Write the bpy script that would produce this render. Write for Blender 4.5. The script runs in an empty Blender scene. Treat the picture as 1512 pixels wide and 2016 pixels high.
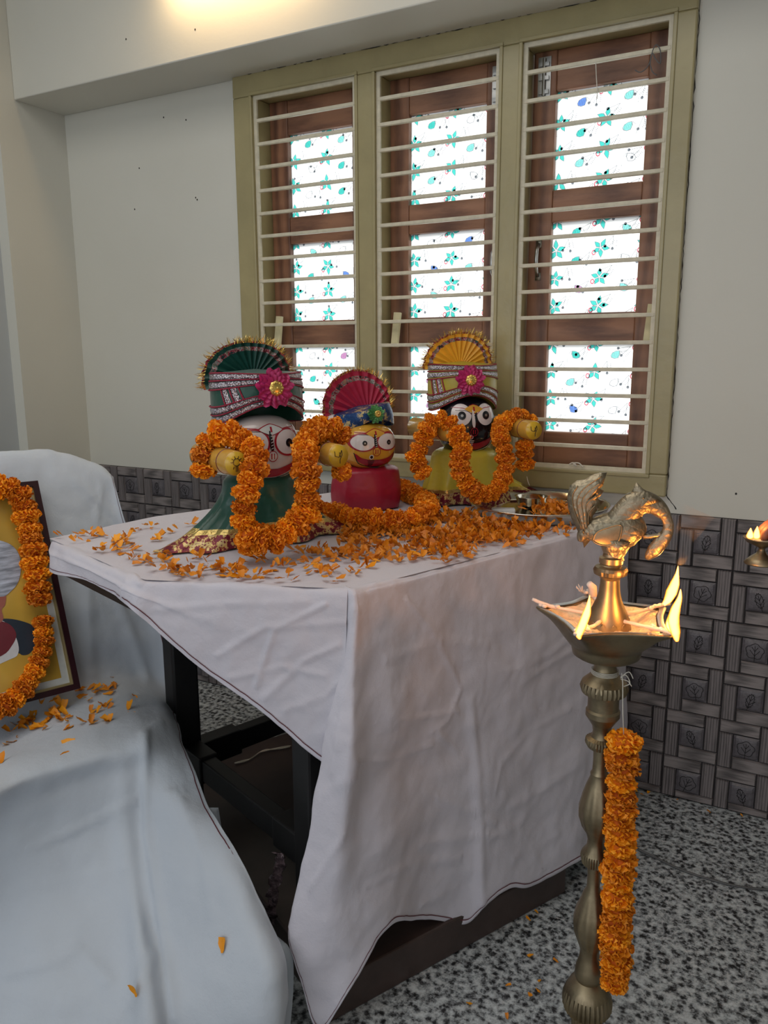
import bpy, bmesh, math, random
import numpy as np
from mathutils import Vector, Matrix, noise
R = random.Random(7)
PI = math.pi
# ------------------------------------------------------------------ camera
CF, CYAW, CPITCH, CROLL, CH = 1542.2, .49391, .19578, -.00325, 1.25
_f = Vector((-math.sin(CYAW)*math.cos(CPITCH), math.cos(CYAW)*math.cos(CPITCH), -math.sin(CPITCH)))
_r0 = Vector((math.cos(CYAW), math.sin(CYAW), 0)); _u0 = _r0.cross(_f)
_r = math.cos(CROLL)*_r0+math.sin(CROLL)*_u0; _u = -math.sin(CROLL)*_r0+math.cos(CROLL)*_u0
CAM = Vector((0, 0, CH))
scene = bpy.context.scene
COL = scene.collection
cd = bpy.data.cameras.new('camera'); cam = bpy.data.objects.new('camera', cd); COL.objects.link(cam)
cam.matrix_world = Matrix(((_r.x, _u.x, -_f.x, 0), (_r.y, _u.y, -_f.y, 0), (_r.z, _u.z, -_f.z, CH), (0, 0, 0, 1)))
cd.sensor_fit = 'VERTICAL'; cd.sensor_height = 36; cd.lens = 36*CF/2016; cd.clip_start = .02; cd.clip_end = 100
scene.camera = cam
scene.view_settings.view_transform = 'Standard'; scene.view_settings.look = 'None'
scene.view_settings.gamma = 1; scene.view_settings.use_curve_mapping = False
scene.view_settings.exposure = 0.2
# ------------------------------------------------------------------ sky, sun and added fill lamps
w = bpy.data.worlds.new('sky'); scene.world = w; w.use_nodes = True
w.node_tree.nodes['Background'].inputs[0].default_value = (.93, .96, 1, 1)
w.node_tree.nodes['Background'].inputs[1].default_value = .8
def area(name, loc, rot, sx, sy, power, col):
    l = bpy.data.lights.new(name, 'AREA'); l.shape = 'RECTANGLE'; l.size = sx; l.size_y = sy; l.energy = power; l.color = col
    o = bpy.data.objects.new(name, l); o.location = loc; o.rotation_euler = rot; COL.objects.link(o); return o
sl = bpy.data.lights.new('sun', 'SUN'); sl.energy = 7.0; sl.angle = .05; sl.color = (1, .97, .92)
so = bpy.data.objects.new('sun', sl); so.rotation_euler = (-.75, 0, .25); COL.objects.link(so)   # stands behind the window wall
area('rear_fill', (-1.35, -2.55, 2.0), (PI/2, 0, 0), 2.2, 1.4, 11, (.84, .92, 1))  # unseen fill lamp added behind the camera to brighten the room
area('ceiling_fill', (-1.15, .5, 2.72), (0, 0, 0), 1.9, 1.6, 16, (1, .97, .92))  # fill lamp added below the ceiling to lift table top, flowers and dolls

def ray(px, py): return _f+_r*((px-756)/CF)-_u*((py-1008)/CF)
def atz(px, py, z): d = ray(px, py); return CAM+d*((z-CH)/d.z)
def aty(px, py, y): d = ray(px, py); return CAM+d*(y/d.y)
def atd(px, py, dep):
    d = ray(px, py); k = -math.sin(CYAW)*d.x+math.cos(CYAW)*d.y; return CAM+d*(dep/k)
def atp(px, py, P, n): d = ray(px, py); P = Vector(P); n = Vector(n); return CAM+d*((P-CAM).dot(n)/d.dot(n))

# ------------------------------------------------------------------ materials
class NT:
    def __init__(s, name):
        s.m = bpy.data.materials.new(name); s.m.use_nodes = True; s.t = s.m.node_tree; s.b = s.t.nodes['Principled BSDF']
    def n(s, typ, **kw):
        x = s.t.nodes.new(typ)
        for k, v in kw.items():
            if k.startswith('i_'):
                key = k[2:].replace('_', ' '); x.inputs[int(key) if key.isdigit() else key].default_value = v
            else: setattr(x, k, v)
        return x
    def l(s, a, b): s.t.links.new(a, b)
    def ramp(s, fac, stops):
        r = s.n('ShaderNodeValToRGB'); e = r.color_ramp.elements
        while len(e) < len(stops): e.new(.5)
        for i, (p, c) in enumerate(stops): e[i].position = p; e[i].color = (*c, 1)
        s.l(fac, r.inputs[0]); return r.outputs[0]
    def coord(s, scale=(1, 1, 1), gen='Object'):
        c = s.n('ShaderNodeTexCoord'); m = s.n('ShaderNodeMapping'); m.inputs['Scale'].default_value = scale
        s.l(c.outputs[gen], m.inputs[0]); return m.outputs[0]
    def noise(s, v, sc, det=4, rough=.6):
        x = s.n('ShaderNodeTexNoise'); x.inputs['Scale'].default_value = sc; x.inputs['Detail'].default_value = det; x.inputs['Roughness'].default_value = rough
        s.l(v, x.inputs['Vector']); return x.outputs[0]
    def bump(s, h, st, dist=.01):
        b = s.n('ShaderNodeBump'); b.inputs['Strength'].default_value = st; b.inputs['Distance'].default_value = dist
        s.l(h, b.inputs['Height']); s.l(b.outputs[0], s.b.inputs['Normal'])
    def P(s, **kw):
        for k, v in kw.items(): s.b.inputs[k.replace('_', ' ')].default_value = v
def mat(name, c, rough=.5, metal=0, var=.12, sc=20, bump=0, bsc=60, scale=(1, 1, 1), rnd=0, **kw):
    t = NT(name); t.P(Roughness=rough, Metallic=metal, **kw)
    v = t.coord(scale); f = t.noise(v, sc)
    lo = tuple(x*(1-var) for x in c[:3]); hi = tuple(min(1, x*(1+var)) for x in c[:3])
    o = t.ramp(f, [(.3, lo), (.7, hi)])
    if rnd:
        oi = t.n('ShaderNodeObjectInfo'); hs = t.n('ShaderNodeHueSaturation')
        mr = t.n('ShaderNodeMapRange'); mr.inputs[3].default_value = 1-rnd; mr.inputs[4].default_value = 1+rnd*.6
        t.l(oi.outputs['Random'], mr.inputs[0]); t.l(mr.outputs[0], hs.inputs['Value'])
        mr2 = t.n('ShaderNodeMapRange'); mr2.inputs[3].default_value = .5-rnd*.03; mr2.inputs[4].default_value = .5+rnd*.035
        t.l(oi.outputs['Random'], mr2.inputs[0]); t.l(mr2.outputs[0], hs.inputs['Hue'])
        t.l(o, hs.inputs['Color']); o = hs.outputs[0]
    t.l(o, t.b.inputs['Base Color'])
    if bump: t.bump(t.noise(v, bsc, 3), bump)
    return t.m
def translucent(name, c, k=.85):
    m = bpy.data.materials.new(name); m.use_nodes = True; t = m.node_tree; t.nodes.clear()
    o = t.nodes.new('ShaderNodeOutputMaterial'); a = t.nodes.new('ShaderNodeBsdfTranslucent'); d = t.nodes.new('ShaderNodeBsdfDiffuse'); mx = t.nodes.new('ShaderNodeMixShader')
    tc = t.nodes.new('ShaderNodeTexCoord'); ns = t.nodes.new('ShaderNodeTexNoise'); ns.inputs['Scale'].default_value = 30; cr = t.nodes.new('ShaderNodeValToRGB')
    cr.color_ramp.elements[0].color = (*[x*.93 for x in c], 1); cr.color_ramp.elements[1].color = (*c, 1)
    t.links.new(tc.outputs['Object'], ns.inputs['Vector']); t.links.new(ns.outputs[0], cr.inputs[0])
    t.links.new(cr.outputs[0], a.inputs[0]); t.links.new(cr.outputs[0], d.inputs[0]); mx.inputs[0].default_value = k
    t.links.new(d.outputs[0], mx.inputs[1]); t.links.new(a.outputs[0], mx.inputs[2]); t.links.new(mx.outputs[0], o.inputs[0]); return m
def emis(name, top, base, st):
    m = bpy.data.materials.new(name); m.use_nodes = True; t = m.node_tree; t.nodes.clear()
    o = t.nodes.new('ShaderNodeOutputMaterial'); e = t.nodes.new('ShaderNodeEmission'); lw = t.nodes.new('ShaderNodeLayerWeight'); lw.inputs[0].default_value = .35
    cr = t.nodes.new('ShaderNodeValToRGB'); cr.color_ramp.elements[0].color = (*base, 1); cr.color_ramp.elements[0].position = .12
    cr.color_ramp.elements[1].color = (*top, 1); cr.color_ramp.elements[1].position = .55
    t.links.new(lw.outputs['Facing'], cr.inputs[0]); t.links.new(cr.outputs[0], e.inputs[0]); e.inputs[1].default_value = st
    t.links.new(e.outputs[0], o.inputs[0]); return m
def wood(name, a, b, scale, rough=.45):
    t = NT(name); v = t.coord(scale); n1 = t.noise(v, 6, 6, .65)
    wv = t.n('ShaderNodeTexWave'); wv.inputs['Scale'].default_value = 1.5; wv.inputs['Distortion'].default_value = 5; wv.inputs['Detail'].default_value = 3
    t.l(v, wv.inputs['Vector']); mx = t.n('ShaderNodeMath', operation='ADD'); t.l(n1, mx.inputs[0])
    ml = t.n('ShaderNodeMath', operation='MULTIPLY'); ml.inputs[1].default_value = .35; t.l(wv.outputs['Fac'], ml.inputs[0]); t.l(ml.outputs[0], mx.inputs[1])
    t.l(t.ramp(mx.outputs[0], [(.4, a), (.85, b)]), t.b.inputs['Base Color']); t.P(Roughness=rough); t.bump(n1, .15, .002); return t.m
def wall_mat():
    t = NT('painted_plaster'); v = t.coord(); f = t.noise(v, 1.3, 3); g = t.noise(v, 60, 2)
    t.l(t.ramp(f, [(.3, (.60, .585, .515)), (.7, (.64, .63, .565))]), t.b.inputs['Base Color']); t.P(Roughness=.55); t.bump(g, .12, .003); return t.m
def granite():
    t = NT('speckled_granite'); v = t.coord(); a = t.noise(v, 55, 8, .75); vo = t.n('ShaderNodeTexVoronoi'); vo.inputs['Scale'].default_value = 75; t.l(v, vo.inputs['Vector'])
    ad = t.n('ShaderNodeMath', operation='ADD'); ml = t.n('ShaderNodeMath', operation='MULTIPLY'); ml.inputs[1].default_value = .25
    t.l(vo.outputs['Distance'], ml.inputs[0]); t.l(a, ad.inputs[0]); t.l(ml.outputs[0], ad.inputs[1])
    t.l(t.ramp(ad.outputs[0], [(.50, (.018, .019, .021)), (.56, (.10, .105, .11)), (.62, (.28, .30, .31)), (.72, (.50, .53, .54)), (.85, (.62, .66, .67))]), t.b.inputs['Base Color'])
    t.P(Roughness=.32); return t.m
def cloth_mat(name, c, st=.35):
    t = NT(name); v = t.coord(); a = t.noise(v, 7, 5, .6); f = t.noise(v, 400, 2)
    # pressed creases: thin ridges from warped noise
    cr = t.n('ShaderNodeTexNoise'); cr.noise_type = 'RIDGED_MULTIFRACTAL'; cr.inputs['Scale'].default_value = 3.2; cr.inputs['Detail'].default_value = 2; t.l(v, cr.inputs['Vector'])
    a1 = t.n('ShaderNodeMath', operation='MULTIPLY_ADD'); a1.inputs[1].default_value = .35; t.l(cr.outputs[0], a1.inputs[0]); t.l(a, a1.inputs[2])
    a2 = t.n('ShaderNodeMath', operation='MULTIPLY_ADD'); a2.inputs[1].default_value = .05; t.l(f, a2.inputs[0]); t.l(a1.outputs[0], a2.inputs[2])
    t.l(t.ramp(a, [(.3, tuple(x*.97 for x in c)), (.7, c)]), t.b.inputs['Base Color'])
    t.P(Roughness=.8); t.b.inputs['Sheen Weight'].default_value = .1; t.bump(a2.outputs[0], st, .02); return t.m
def sparkle():
    t = NT('silver_sequin'); v = t.coord(); vo = t.n('ShaderNodeTexVoronoi'); vo.inputs['Scale'].default_value = 320; t.l(v, vo.inputs['Vector'])
    t.l(t.ramp(vo.outputs['Distance'], [(.0, (.9, .9, .95)), (.5, (.62, .6, .66)), (.85, (.25, .2, .25))]), t.b.inputs['Base Color'])
    t.P(Metallic=.75, Roughness=.28); t.bump(vo.outputs['Distance'], .8, .004); return t.m
def brocade():
    t = NT('maroon_brocade'); v = t.coord(); a = t.noise(v, 75, 3, .7)
    t.l(t.ramp(a, [(.42, (.16, .012, .03)), (.5, (.24, .02, .04)), (.54, (.62, .45, .14)), (.62, (.75, .6, .3)), (.68, (.22, .02, .05))]), t.b.inputs['Base Color'])
    t.P(Roughness=.4, Metallic=.3); t.bump(a, .4, .004); return t.m
def bluegold():
    t = NT('blue_gold_brocade'); v = t.coord(); a = t.noise(v, 30, 4, .8)
    t.l(t.ramp(a, [(.40, (.008, .04, .16)), (.52, (.015, .08, .25)), (.56, (.55, .42, .18)), (.62, (.7, .6, .35)), (.70, (.02, .25, .16))]), t.b.inputs['Base Color'])
    t.P(Roughness=.4, Metallic=.35); t.bump(a, .5, .004); return t.m
def lace():
    t = NT('lace_border'); v = t.coord(); a = t.noise(v, 55, 3, .8)
    t.l(t.ramp(a, [(.40, (.01, .05, .05)), (.47, (.45, .03, .06)), (.52, (.5, .45, .42)), (.57, (.02, .10, .08)), (.66, (.6, .35, .25))]), t.b.inputs['Base Color'])
    t.P(Roughness=.5, Metallic=.2); t.bump(a, .6, .004); return t.m
M = {}
M['wall'] = wall_mat(); M['granite'] = granite()
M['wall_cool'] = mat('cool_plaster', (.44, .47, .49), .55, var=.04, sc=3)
M['frame'] = mat('khaki_enamel', (.345, .295, .15), .28, var=.08, sc=9, bump=.1, bsc=30)
M['grille'] = mat('cream_painted_iron', (.60, .55, .42), .4, var=.12, sc=40, bump=.15)
M['wood_v'] = wood('teak_upright', (.115, .048, .028), (.29, .135, .075), (5, 5, .8))
M['wood_h'] = wood('teak_rail', (.125, .052, .030), (.32, .15, .082), (.8, 5, 5))
M['wedge'] = mat('pale_wedge_wood', (.62, .55, .33), .6)
M['steel'] = mat('steel_fittings', (.45, .45, .44), .35, 1, sc=50)
M['film'] = translucent('white_window_film', (.95, .97, .97))
M['teal'] = translucent('teal_print', (.08, .62, .56)); M['ink'] = translucent('grey_print', (.22, .24, .27)); M['bud'] = translucent('pink_print', (.65, .10, .16))
M['blue'] = translucent('blue_print', (.16, .30, .75)); M['mauve'] = translucent('mauve_print', (.62, .3, .55)); M['paleteal'] = translucent('pale_teal_print', (.30, .82, .76))
M['plank_h'] = wood('grey_plank_tile_level', (.085, .075, .075), (.25, .22, .215), (2, 30, 30), .5)
M['plank_v'] = wood('grey_plank_tile_upright', (.072, .063, .064), (.205, .18, .18), (30, 30, 2), .5)
M['pad'] = mat('dark_leather_tile', (.11, .10, .11), .34, var=.2, sc=80, bump=.15, bsc=200)
M['grout'] = mat('black_joint', (.012, .011, .012), .8)
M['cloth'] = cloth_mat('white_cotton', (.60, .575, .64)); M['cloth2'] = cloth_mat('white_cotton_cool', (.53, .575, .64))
M['maroon'] = mat('maroon_thread', (.11, .02, .03), .8)
M['black'] = mat('black_lacquered_wood', (.008, .0075, .008), .5, var=.3, sc=12)
M['brownboard'] = mat('dark_brown_laminate', (.055, .036, .032), .38, var=.3, sc=10)
M['brass'] = None
def brass(name, c, rough=.33, eng=False, sc=120):
    t = NT(name); v = t.coord(); a = t.noise(v, 14, 5, .7)
    t.l(t.ramp(a, [(.3, tuple(x*.6 for x in c)), (.55, c), (.8, tuple(min(1, x*1.2) for x in c))]), t.b.inputs['Base Color'])
    t.P(Metallic=.95, Roughness=rough)
    if eng:
        wv = t.n('ShaderNodeTexVoronoi'); wv.feature = 'DISTANCE_TO_EDGE'; wv.inputs['Scale'].default_value = 95; t.l(v, wv.inputs['Vector'])
        n2 = t.noise(v, 130, 2); ad = t.n('ShaderNodeMath', operation='MULTIPLY_ADD'); ad.inputs[1].default_value = .5; t.l(n2, ad.inputs[0]); t.l(wv.outputs['Distance'], ad.inputs[2]); t.bump(ad.outputs[0], .5, .003)
    return t.m
M['brass'] = brass('aged_brass', (.30, .24, .15), .40); M['brass_e'] = brass('engraved_brass', (.33, .275, .19), .42, True, 60)
M['gold'] = mat('gold_tinsel', (.78, .55, .16), .28, .9, var=.3, sc=90)
M['goldtrim'] = mat('gold_satin_trim', (.66, .49, .17), .3, .8, var=.25, sc=30, bump=.4, bsc=60)
M['silver'] = mat('stainless_steel', (.62, .58, .50), .16, 1, var=.05)
M['marigold'] = mat('marigold_petals', (1.0, .30, .004), .6, var=.18, sc=60, rnd=.22)
M['marigold_in'] = mat('marigold_core', (.62, .13, .003), .8, rnd=.2)
M['petal'] = mat('loose_marigold_petal', (.95, .29, .005), .5, var=.3, sc=40, rnd=.25)
M['stem'] = mat('flower_calyx', (.05, .09, .02), .7)
M['string'] = mat('white_cotton_thread', (.7, .66, .58), .9)
M['sparkle'] = sparkle(); M['brocade'] = brocade(); M['bluegold'] = bluegold(); M['lace'] = lace()
M['redtrim'] = mat('red_beaded_trim', (.33, .015, .05), .5, bump=.6, bsc=300)
M['green'] = mat('green_satin', (.006, .068, .044), .3, var=.15, sc=8, bump=.55, bsc=13, Sheen_Weight=.2); M['crimson'] = mat('crimson_satin', (.36, .010, .035), .36, var=.1, sc=8, bump=.55, bsc=13)
M['yellow'] = mat('yellow_satin', (.62, .50, .055), .33, var=.12, sc=8, bump=.55, bsc=13); M['yellow_cap'] = mat('mustard_satin', (.42, .34, .035), .4, var=.1)
M['fan_g'] = mat('green_taffeta', (.008, .060, .045), .38); M['fan_r'] = mat('crimson_taffeta', (.46, .022, .065), .42); M['fan_y'] = mat('yellow_taffeta', (.85, .42, .035), .42)
M['pink'] = mat('magenta_taffeta', (.50, .022, .14), .45, var=.2, sc=50); M['greenros'] = mat('leaf_green_ribbon', (.12, .38, .13), .45, var=.2)
M['face_w'] = mat('glossy_white_face', (.62, .55, .53), .14, var=.04, Coat_Weight=.5); M['face_y'] = mat('glossy_yellow_face', (.66, .34, .035), .14, var=.05, Coat_Weight=.5); M['face_b'] = mat('glossy_black_face', (.008, .008, .012), .12, var=.1, Coat_Weight=.5)
M['p_white'] = mat('white_enamel', (.74, .68, .67), .18, var=.03, Coat_Weight=.4); M['p_red'] = mat('red_enamel', (.34, .012, .025), .25); M['p_black'] = mat('black_enamel', (.01, .01, .014), .2)
M['arm'] = mat('yellow_lacquered_wood', (.55, .30, .05), .22, var=.12, sc=25, Coat_Weight=.4); M['armring'] = mat('brown_painted_ring', (.20, .035, .015), .3); M['armcap'] = mat('bright_yellow_arm_end', (.68, .42, .03), .22, var=.08, sc=30)
M['wax'] = mat('ghee_and_wicks', (.80, .62, .42), .45, var=.25, sc=60, bump=.5, bsc=90, Subsurface_Weight=.15)
M['wick'] = mat('cotton_wick', (.80, .66, .58), .8, bump=.3)
M['flame'] = emis('flame', (.85, .17, .008), (1, .62, .17), 3.2)
M['skin'] = mat('brown_skin', (.20, .075, .045), .5, var=.1); M['sleeve'] = mat('dark_sleeve_cotton', (.03, .03, .05), .8); M['nail'] = mat('finger_nail', (.36, .16, .12), .35)
M['fr_dark'] = mat('dark_maroon_frame_wood', (.035, .010, .014), .3); M['fr_gold'] = mat('gilt_inner_moulding', (.62, .5, .25), .35, .6); M['mount'] = mat('pale_picture_mount', (.62, .64, .62), .5)
M['pic'] = mat('yellow_portrait_backdrop', (.55, .34, .055), .18, var=.3, sc=3, Coat_Weight=.5); M['turban'] = mat('printed_grey_turban', (.36, .39, .46), .3, var=.65, sc=5, scale=(3, 3, 22)); M['pskin'] = mat('printed_face', (.36, .12, .09), .25)
M['vest'] = mat('printed_dark_vest', (.03, .04, .055), .25); M['shirt'] = mat('printed_white_shirt', (.62, .63, .65), .25); M['scarf'] = mat('printed_maroon_scarf', (.16, .03, .04), .25)
M['plastic'] = mat('crumpled_clear_plastic', (.13, .09, .10), .12, var=.6, sc=40, bump=1, bsc=50); M['wire'] = mat('grey_cable', (.10, .10, .10), .5)
M['bulb'] = emis('warm_lamp_glass', (1, .62, .25), (1, .75, .4), 14); M['white_plastic'] = mat('white_plastic', (.7, .7, .68), .4)
M['paper'] = mat('white_paper_packet', (.7, .7, .7), .6)

# ------------------------------------------------------------------ helpers
def mesh(name, vs, fs, mats, parent=None, smooth=True, mi=None):
    me = bpy.data.meshes.new(name); me.from_pydata([tuple(v) for v in vs], [], fs)
    for m in (mats if isinstance(mats, list) else [mats]): me.materials.append(M[m])
    if mi: me.polygons.foreach_set('material_index', mi)
    if smooth: me.polygons.foreach_set('use_smooth', [True]*len(me.polygons))
    me.update(); o = bpy.data.objects.new(name, me); COL.objects.link(o)
    if parent: o.parent = parent
    return o
class B:
    def __init__(s): s.v = []; s.f = []; s.m = []
    def add(s, vs, fs, m=0):
        k = len(s.v); s.v += [Vector(v) for v in vs]; s.f += [[i+k for i in f] for f in fs]; s.m += [m]*len(fs); return s
    def box(s, a, b, m=0, bev=0):
        x0, y0, z0 = a; x1, y1, z1 = b
        return s.add([(x0, y0, z0), (x1, y0, z0), (x1, y1, z0), (x0, y1, z0), (x0, y0, z1), (x1, y0, z1), (x1, y1, z1), (x0, y1, z1)],
                     [(0, 3, 2, 1), (4, 5, 6, 7), (0, 1, 5, 4), (1, 2, 6, 5), (2, 3, 7, 6), (3, 0, 4, 7)], m)
    def bar(s, p, q, w, h, m=0, up=(0, 0, 1)):
        p = Vector(p); q = Vector(q); d = (q-p).normalized(); up = Vector(up); sd = d.cross(up)
        if sd.length < 1e-4: sd = d.cross(Vector((0, 1, 0)))
        sd.normalize(); u = sd.cross(d); vs = [e+sd*a*w/2+u*b*h/2 for e in (p, q) for a, b in ((-1, -1), (1, -1), (1, 1), (-1, 1))]
        return s.add(vs, [(0, 1, 2, 3), (7, 6, 5, 4), (0, 4, 5, 1), (1, 5, 6, 2), (2, 6, 7, 3), (3, 7, 4, 0)], m)
    def tube(s, pts, rad, n=8, m=0, cap=True, flat=1, fr=1):
        pts = [Vector(p) for p in pts]; rads = rad if isinstance(rad, (list, tuple)) else [rad]*len(pts); k = len(s.v); ref = None
        for i, p in enumerate(pts):
            d = (pts[min(i+1, len(pts)-1)]-pts[max(i-1, 0)]).normalized()
            if ref is None: ref = d.cross(Vector((0, 0, 1)) if abs(d.z) < .9 else Vector((1, 0, 0))).normalized()
            ref = (ref-d*ref.dot(d)).normalized(); o = d.cross(ref)
            for j in range(n): a = 2*PI*j/n; s.v.append(p+(ref*math.cos(a)*fr+o*math.sin(a)*flat)*rads[i])
        for i in range(len(pts)-1):
            for j in range(n): s.f.append([k+i*n+j, k+i*n+(j+1) % n, k+(i+1)*n+(j+1) % n, k+(i+1)*n+j]); s.m.append(m)
        if cap:
            s.f.append([k+j for j in range(n)][::-1]); s.m.append(m); s.f.append([k+(len(pts)-1)*n+j for j in range(n)]); s.m.append(m)
        return s
    def lathe(s, prof, n=40, c=(0, 0, 0), m=0, fl=None):
        k = len(s.v); c = Vector(c)
        for i, (r, z) in enumerate(prof):
            for j in range(n):
                a = 2*PI*j/n; rr = r*(1+(fl(i, a) if fl else 0)); s.v.append(c+Vector((rr*math.cos(a), rr*math.sin(a), z)))
        for i in range(len(prof)-1):
            for j in range(n): s.f.append([k+i*n+j, k+i*n+(j+1) % n, k+(i+1)*n+(j+1) % n, k+(i+1)*n+j]); s.m.append(m)
        if prof[0][0] > 1e-5: s.f.append([k+j for j in range(n)][::-1]); s.m.append(m)
        if prof[-1][0] > 1e-5: s.f.append([k+(len(prof)-1)*n+j for j in range(n)]); s.m.append(m)
        return s
    def grid(s, P, m=0, closed=False):
        k = len(s.v); nr = len(P); nc = len(P[0])
        for r in P: s.v += [Vector(q) for q in r]
        for i in range(nr-1):
            for j in range(nc if closed else nc-1):
                s.f.append([k+i*nc+j, k+i*nc+(j+1) % nc, k+(i+1)*nc+(j+1) % nc, k+(i+1)*nc+j]); s.m.append(m if not callable(m) else m(i, j))
        return s
    def ell(s, c, rx, ry, rz, m=0, n=16, k2=10):
        c = Vector(c); P = []
        for i in range(k2+1):
            t = -PI/2+PI*i/k2; P.append([c+Vector((rx*math.cos(t)*math.cos(2*PI*j/n), ry*math.cos(t)*math.sin(2*PI*j/n), rz*math.sin(t))) for j in range(n)])
        return s.grid(P, m, True)
    def prism(s, pts, d, m=0):
        d = Vector(d); n = len(pts); a = [Vector(p) for p in pts]
        return s.add(a+[p+d for p in a], [list(range(n))[::-1], list(range(n, 2*n))]+[[i, (i+1) % n, n+(i+1) % n, n+i] for i in range(n)], m)
    def obj(s, name, mats, parent=None, smooth=True): return mesh(name, s.v, s.f, mats, parent, smooth, s.m)
def bevel(o, w=.003, seg=2):
    md = o.modifiers.new('bevel', 'BEVEL'); md.width = w; md.segments = seg; md.limit_method = 'ANGLE'; return o
def solid(o, t, off=0):
    md = o.modifiers.new('solid', 'SOLIDIFY'); md.thickness = t; md.offset = off; return o
def tag(o, label, cat, group=None):
    o['label'] = label; o['category'] = cat
    if group: o['group'] = group
    return o
def struct(o): o['kind'] = 'structure'; return o
def empty(name, loc=(0, 0, 0), rz=0):
    o = bpy.data.objects.new(name, None); o.empty_display_size = .05; o.location = loc; o.rotation_euler = (0, 0, rz); COL.objects.link(o); return o
def cr(P, t):            # Catmull-Rom through a list of vectors, t in 0..len-1
    n = len(P)-1; i = min(int(t), n-1); u = t-i
    a, b, c, d = P[max(i-1, 0)], P[i], P[i+1], P[min(i+2, n)]
    return .5*((2*b)+(c-a)*u+(2*a-5*b+4*c-d)*u*u+(3*b-a-3*c+d)*u**3)
def resample(P, step):
    P = [Vector(p) for p in P]; fine = [cr(P, i/12) for i in range(12*(len(P)-1)+1)]; out = [fine[0]]; acc = 0
    for a, b in zip(fine, fine[1:]):
        acc += (b-a).length
        if acc >= step: out.append(b); acc = 0
    return out

# ------------------------------------------------------------------ the room
WY = 2.214
XL = -2.54
b = B(); wx0, wx1, wz0, wz1 = -1.733, -.3185, .875, 2.136
b.box((XL-.3, WY, 0), (wx0, WY+.14, 2.8)); b.box((wx1, WY, 0), (2.4, WY+.14, 2.8)); b.box((wx0, WY, 0), (wx1, WY+.14, wz0)); b.box((wx0, WY, wz1), (wx1, WY+.14, 2.8))
struct(b.obj('wall_back', 'wall', smooth=False))
b = B(); b.box((XL-.3, 1.93, 0), (XL, WY, 2.8)); struct(b.obj('wall_left', 'wall', smooth=False))
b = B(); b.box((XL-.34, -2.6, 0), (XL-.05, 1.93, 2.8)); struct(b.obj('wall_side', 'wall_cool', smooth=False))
b = B(); b.box((2.3, -2.6, 0), (2.44, WY, 2.8)); struct(b.obj('wall_right', 'wall', smooth=False))
b = B(); b.box((XL-.34, -2.6, -.1), (2.44, WY+.14, 0)); struct(b.obj('floor', 'granite', smooth=False))
b = B(); b.box((XL-.34, -2.6, 2.8), (2.44, WY+.14, 2.95)); struct(b.obj('ceiling', 'wall', smooth=False))
b = B(); b.box((XL, 2.0, 2.134), (2.3, WY, 2.8)); struct(bevel(b.obj('trim_1', 'wall', smooth=False), .004))     # ceiling beam above the window
# dado of pinwheel tiles
def leaf_lines(b, cx, cz, y, s, kind, mi):
    st = [(0, -.9)]; n = 5 if kind else 7; pts = []
    for i in range(n*4+1):
        a = -PI/2+2*PI*i/(n*4); rr = .62+.20*abs(math.sin(a*n/2+kind)) if kind else .45+.12*(i % 2)
        pts.append((rr*math.cos(a)*(.95 if kind else .6), rr*math.sin(a)*(.9 if kind else 1.25)))
    ro = R.uniform(-.4, .4); c, sn = math.cos(ro), math.sin(ro)
    T = lambda q: Vector((cx+s*(q[0]*c-q[1]*sn), y, cz+s*(q[0]*sn+q[1]*c)))
    segs = [(pts[i], pts[i+1]) for i in range(len(pts)-1)]+[((0, -1), (0, .5)), ((0, -.4), (.4, .1)), ((0, -.4), (-.4, .1)), ((0, 0), (.25, .4)), ((0, 0), (-.25, .4))]
    for p, q in segs:
        p = T(p); q = T(q); d = (q-p)
        if d.length < 1e-5: continue
        nn = Vector((-d.z, 0, d.x)).normalized()*.0007
        b.add([p-nn, q-nn, q+nn, p+nn], [(0, 1, 2, 3)], mi)
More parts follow.
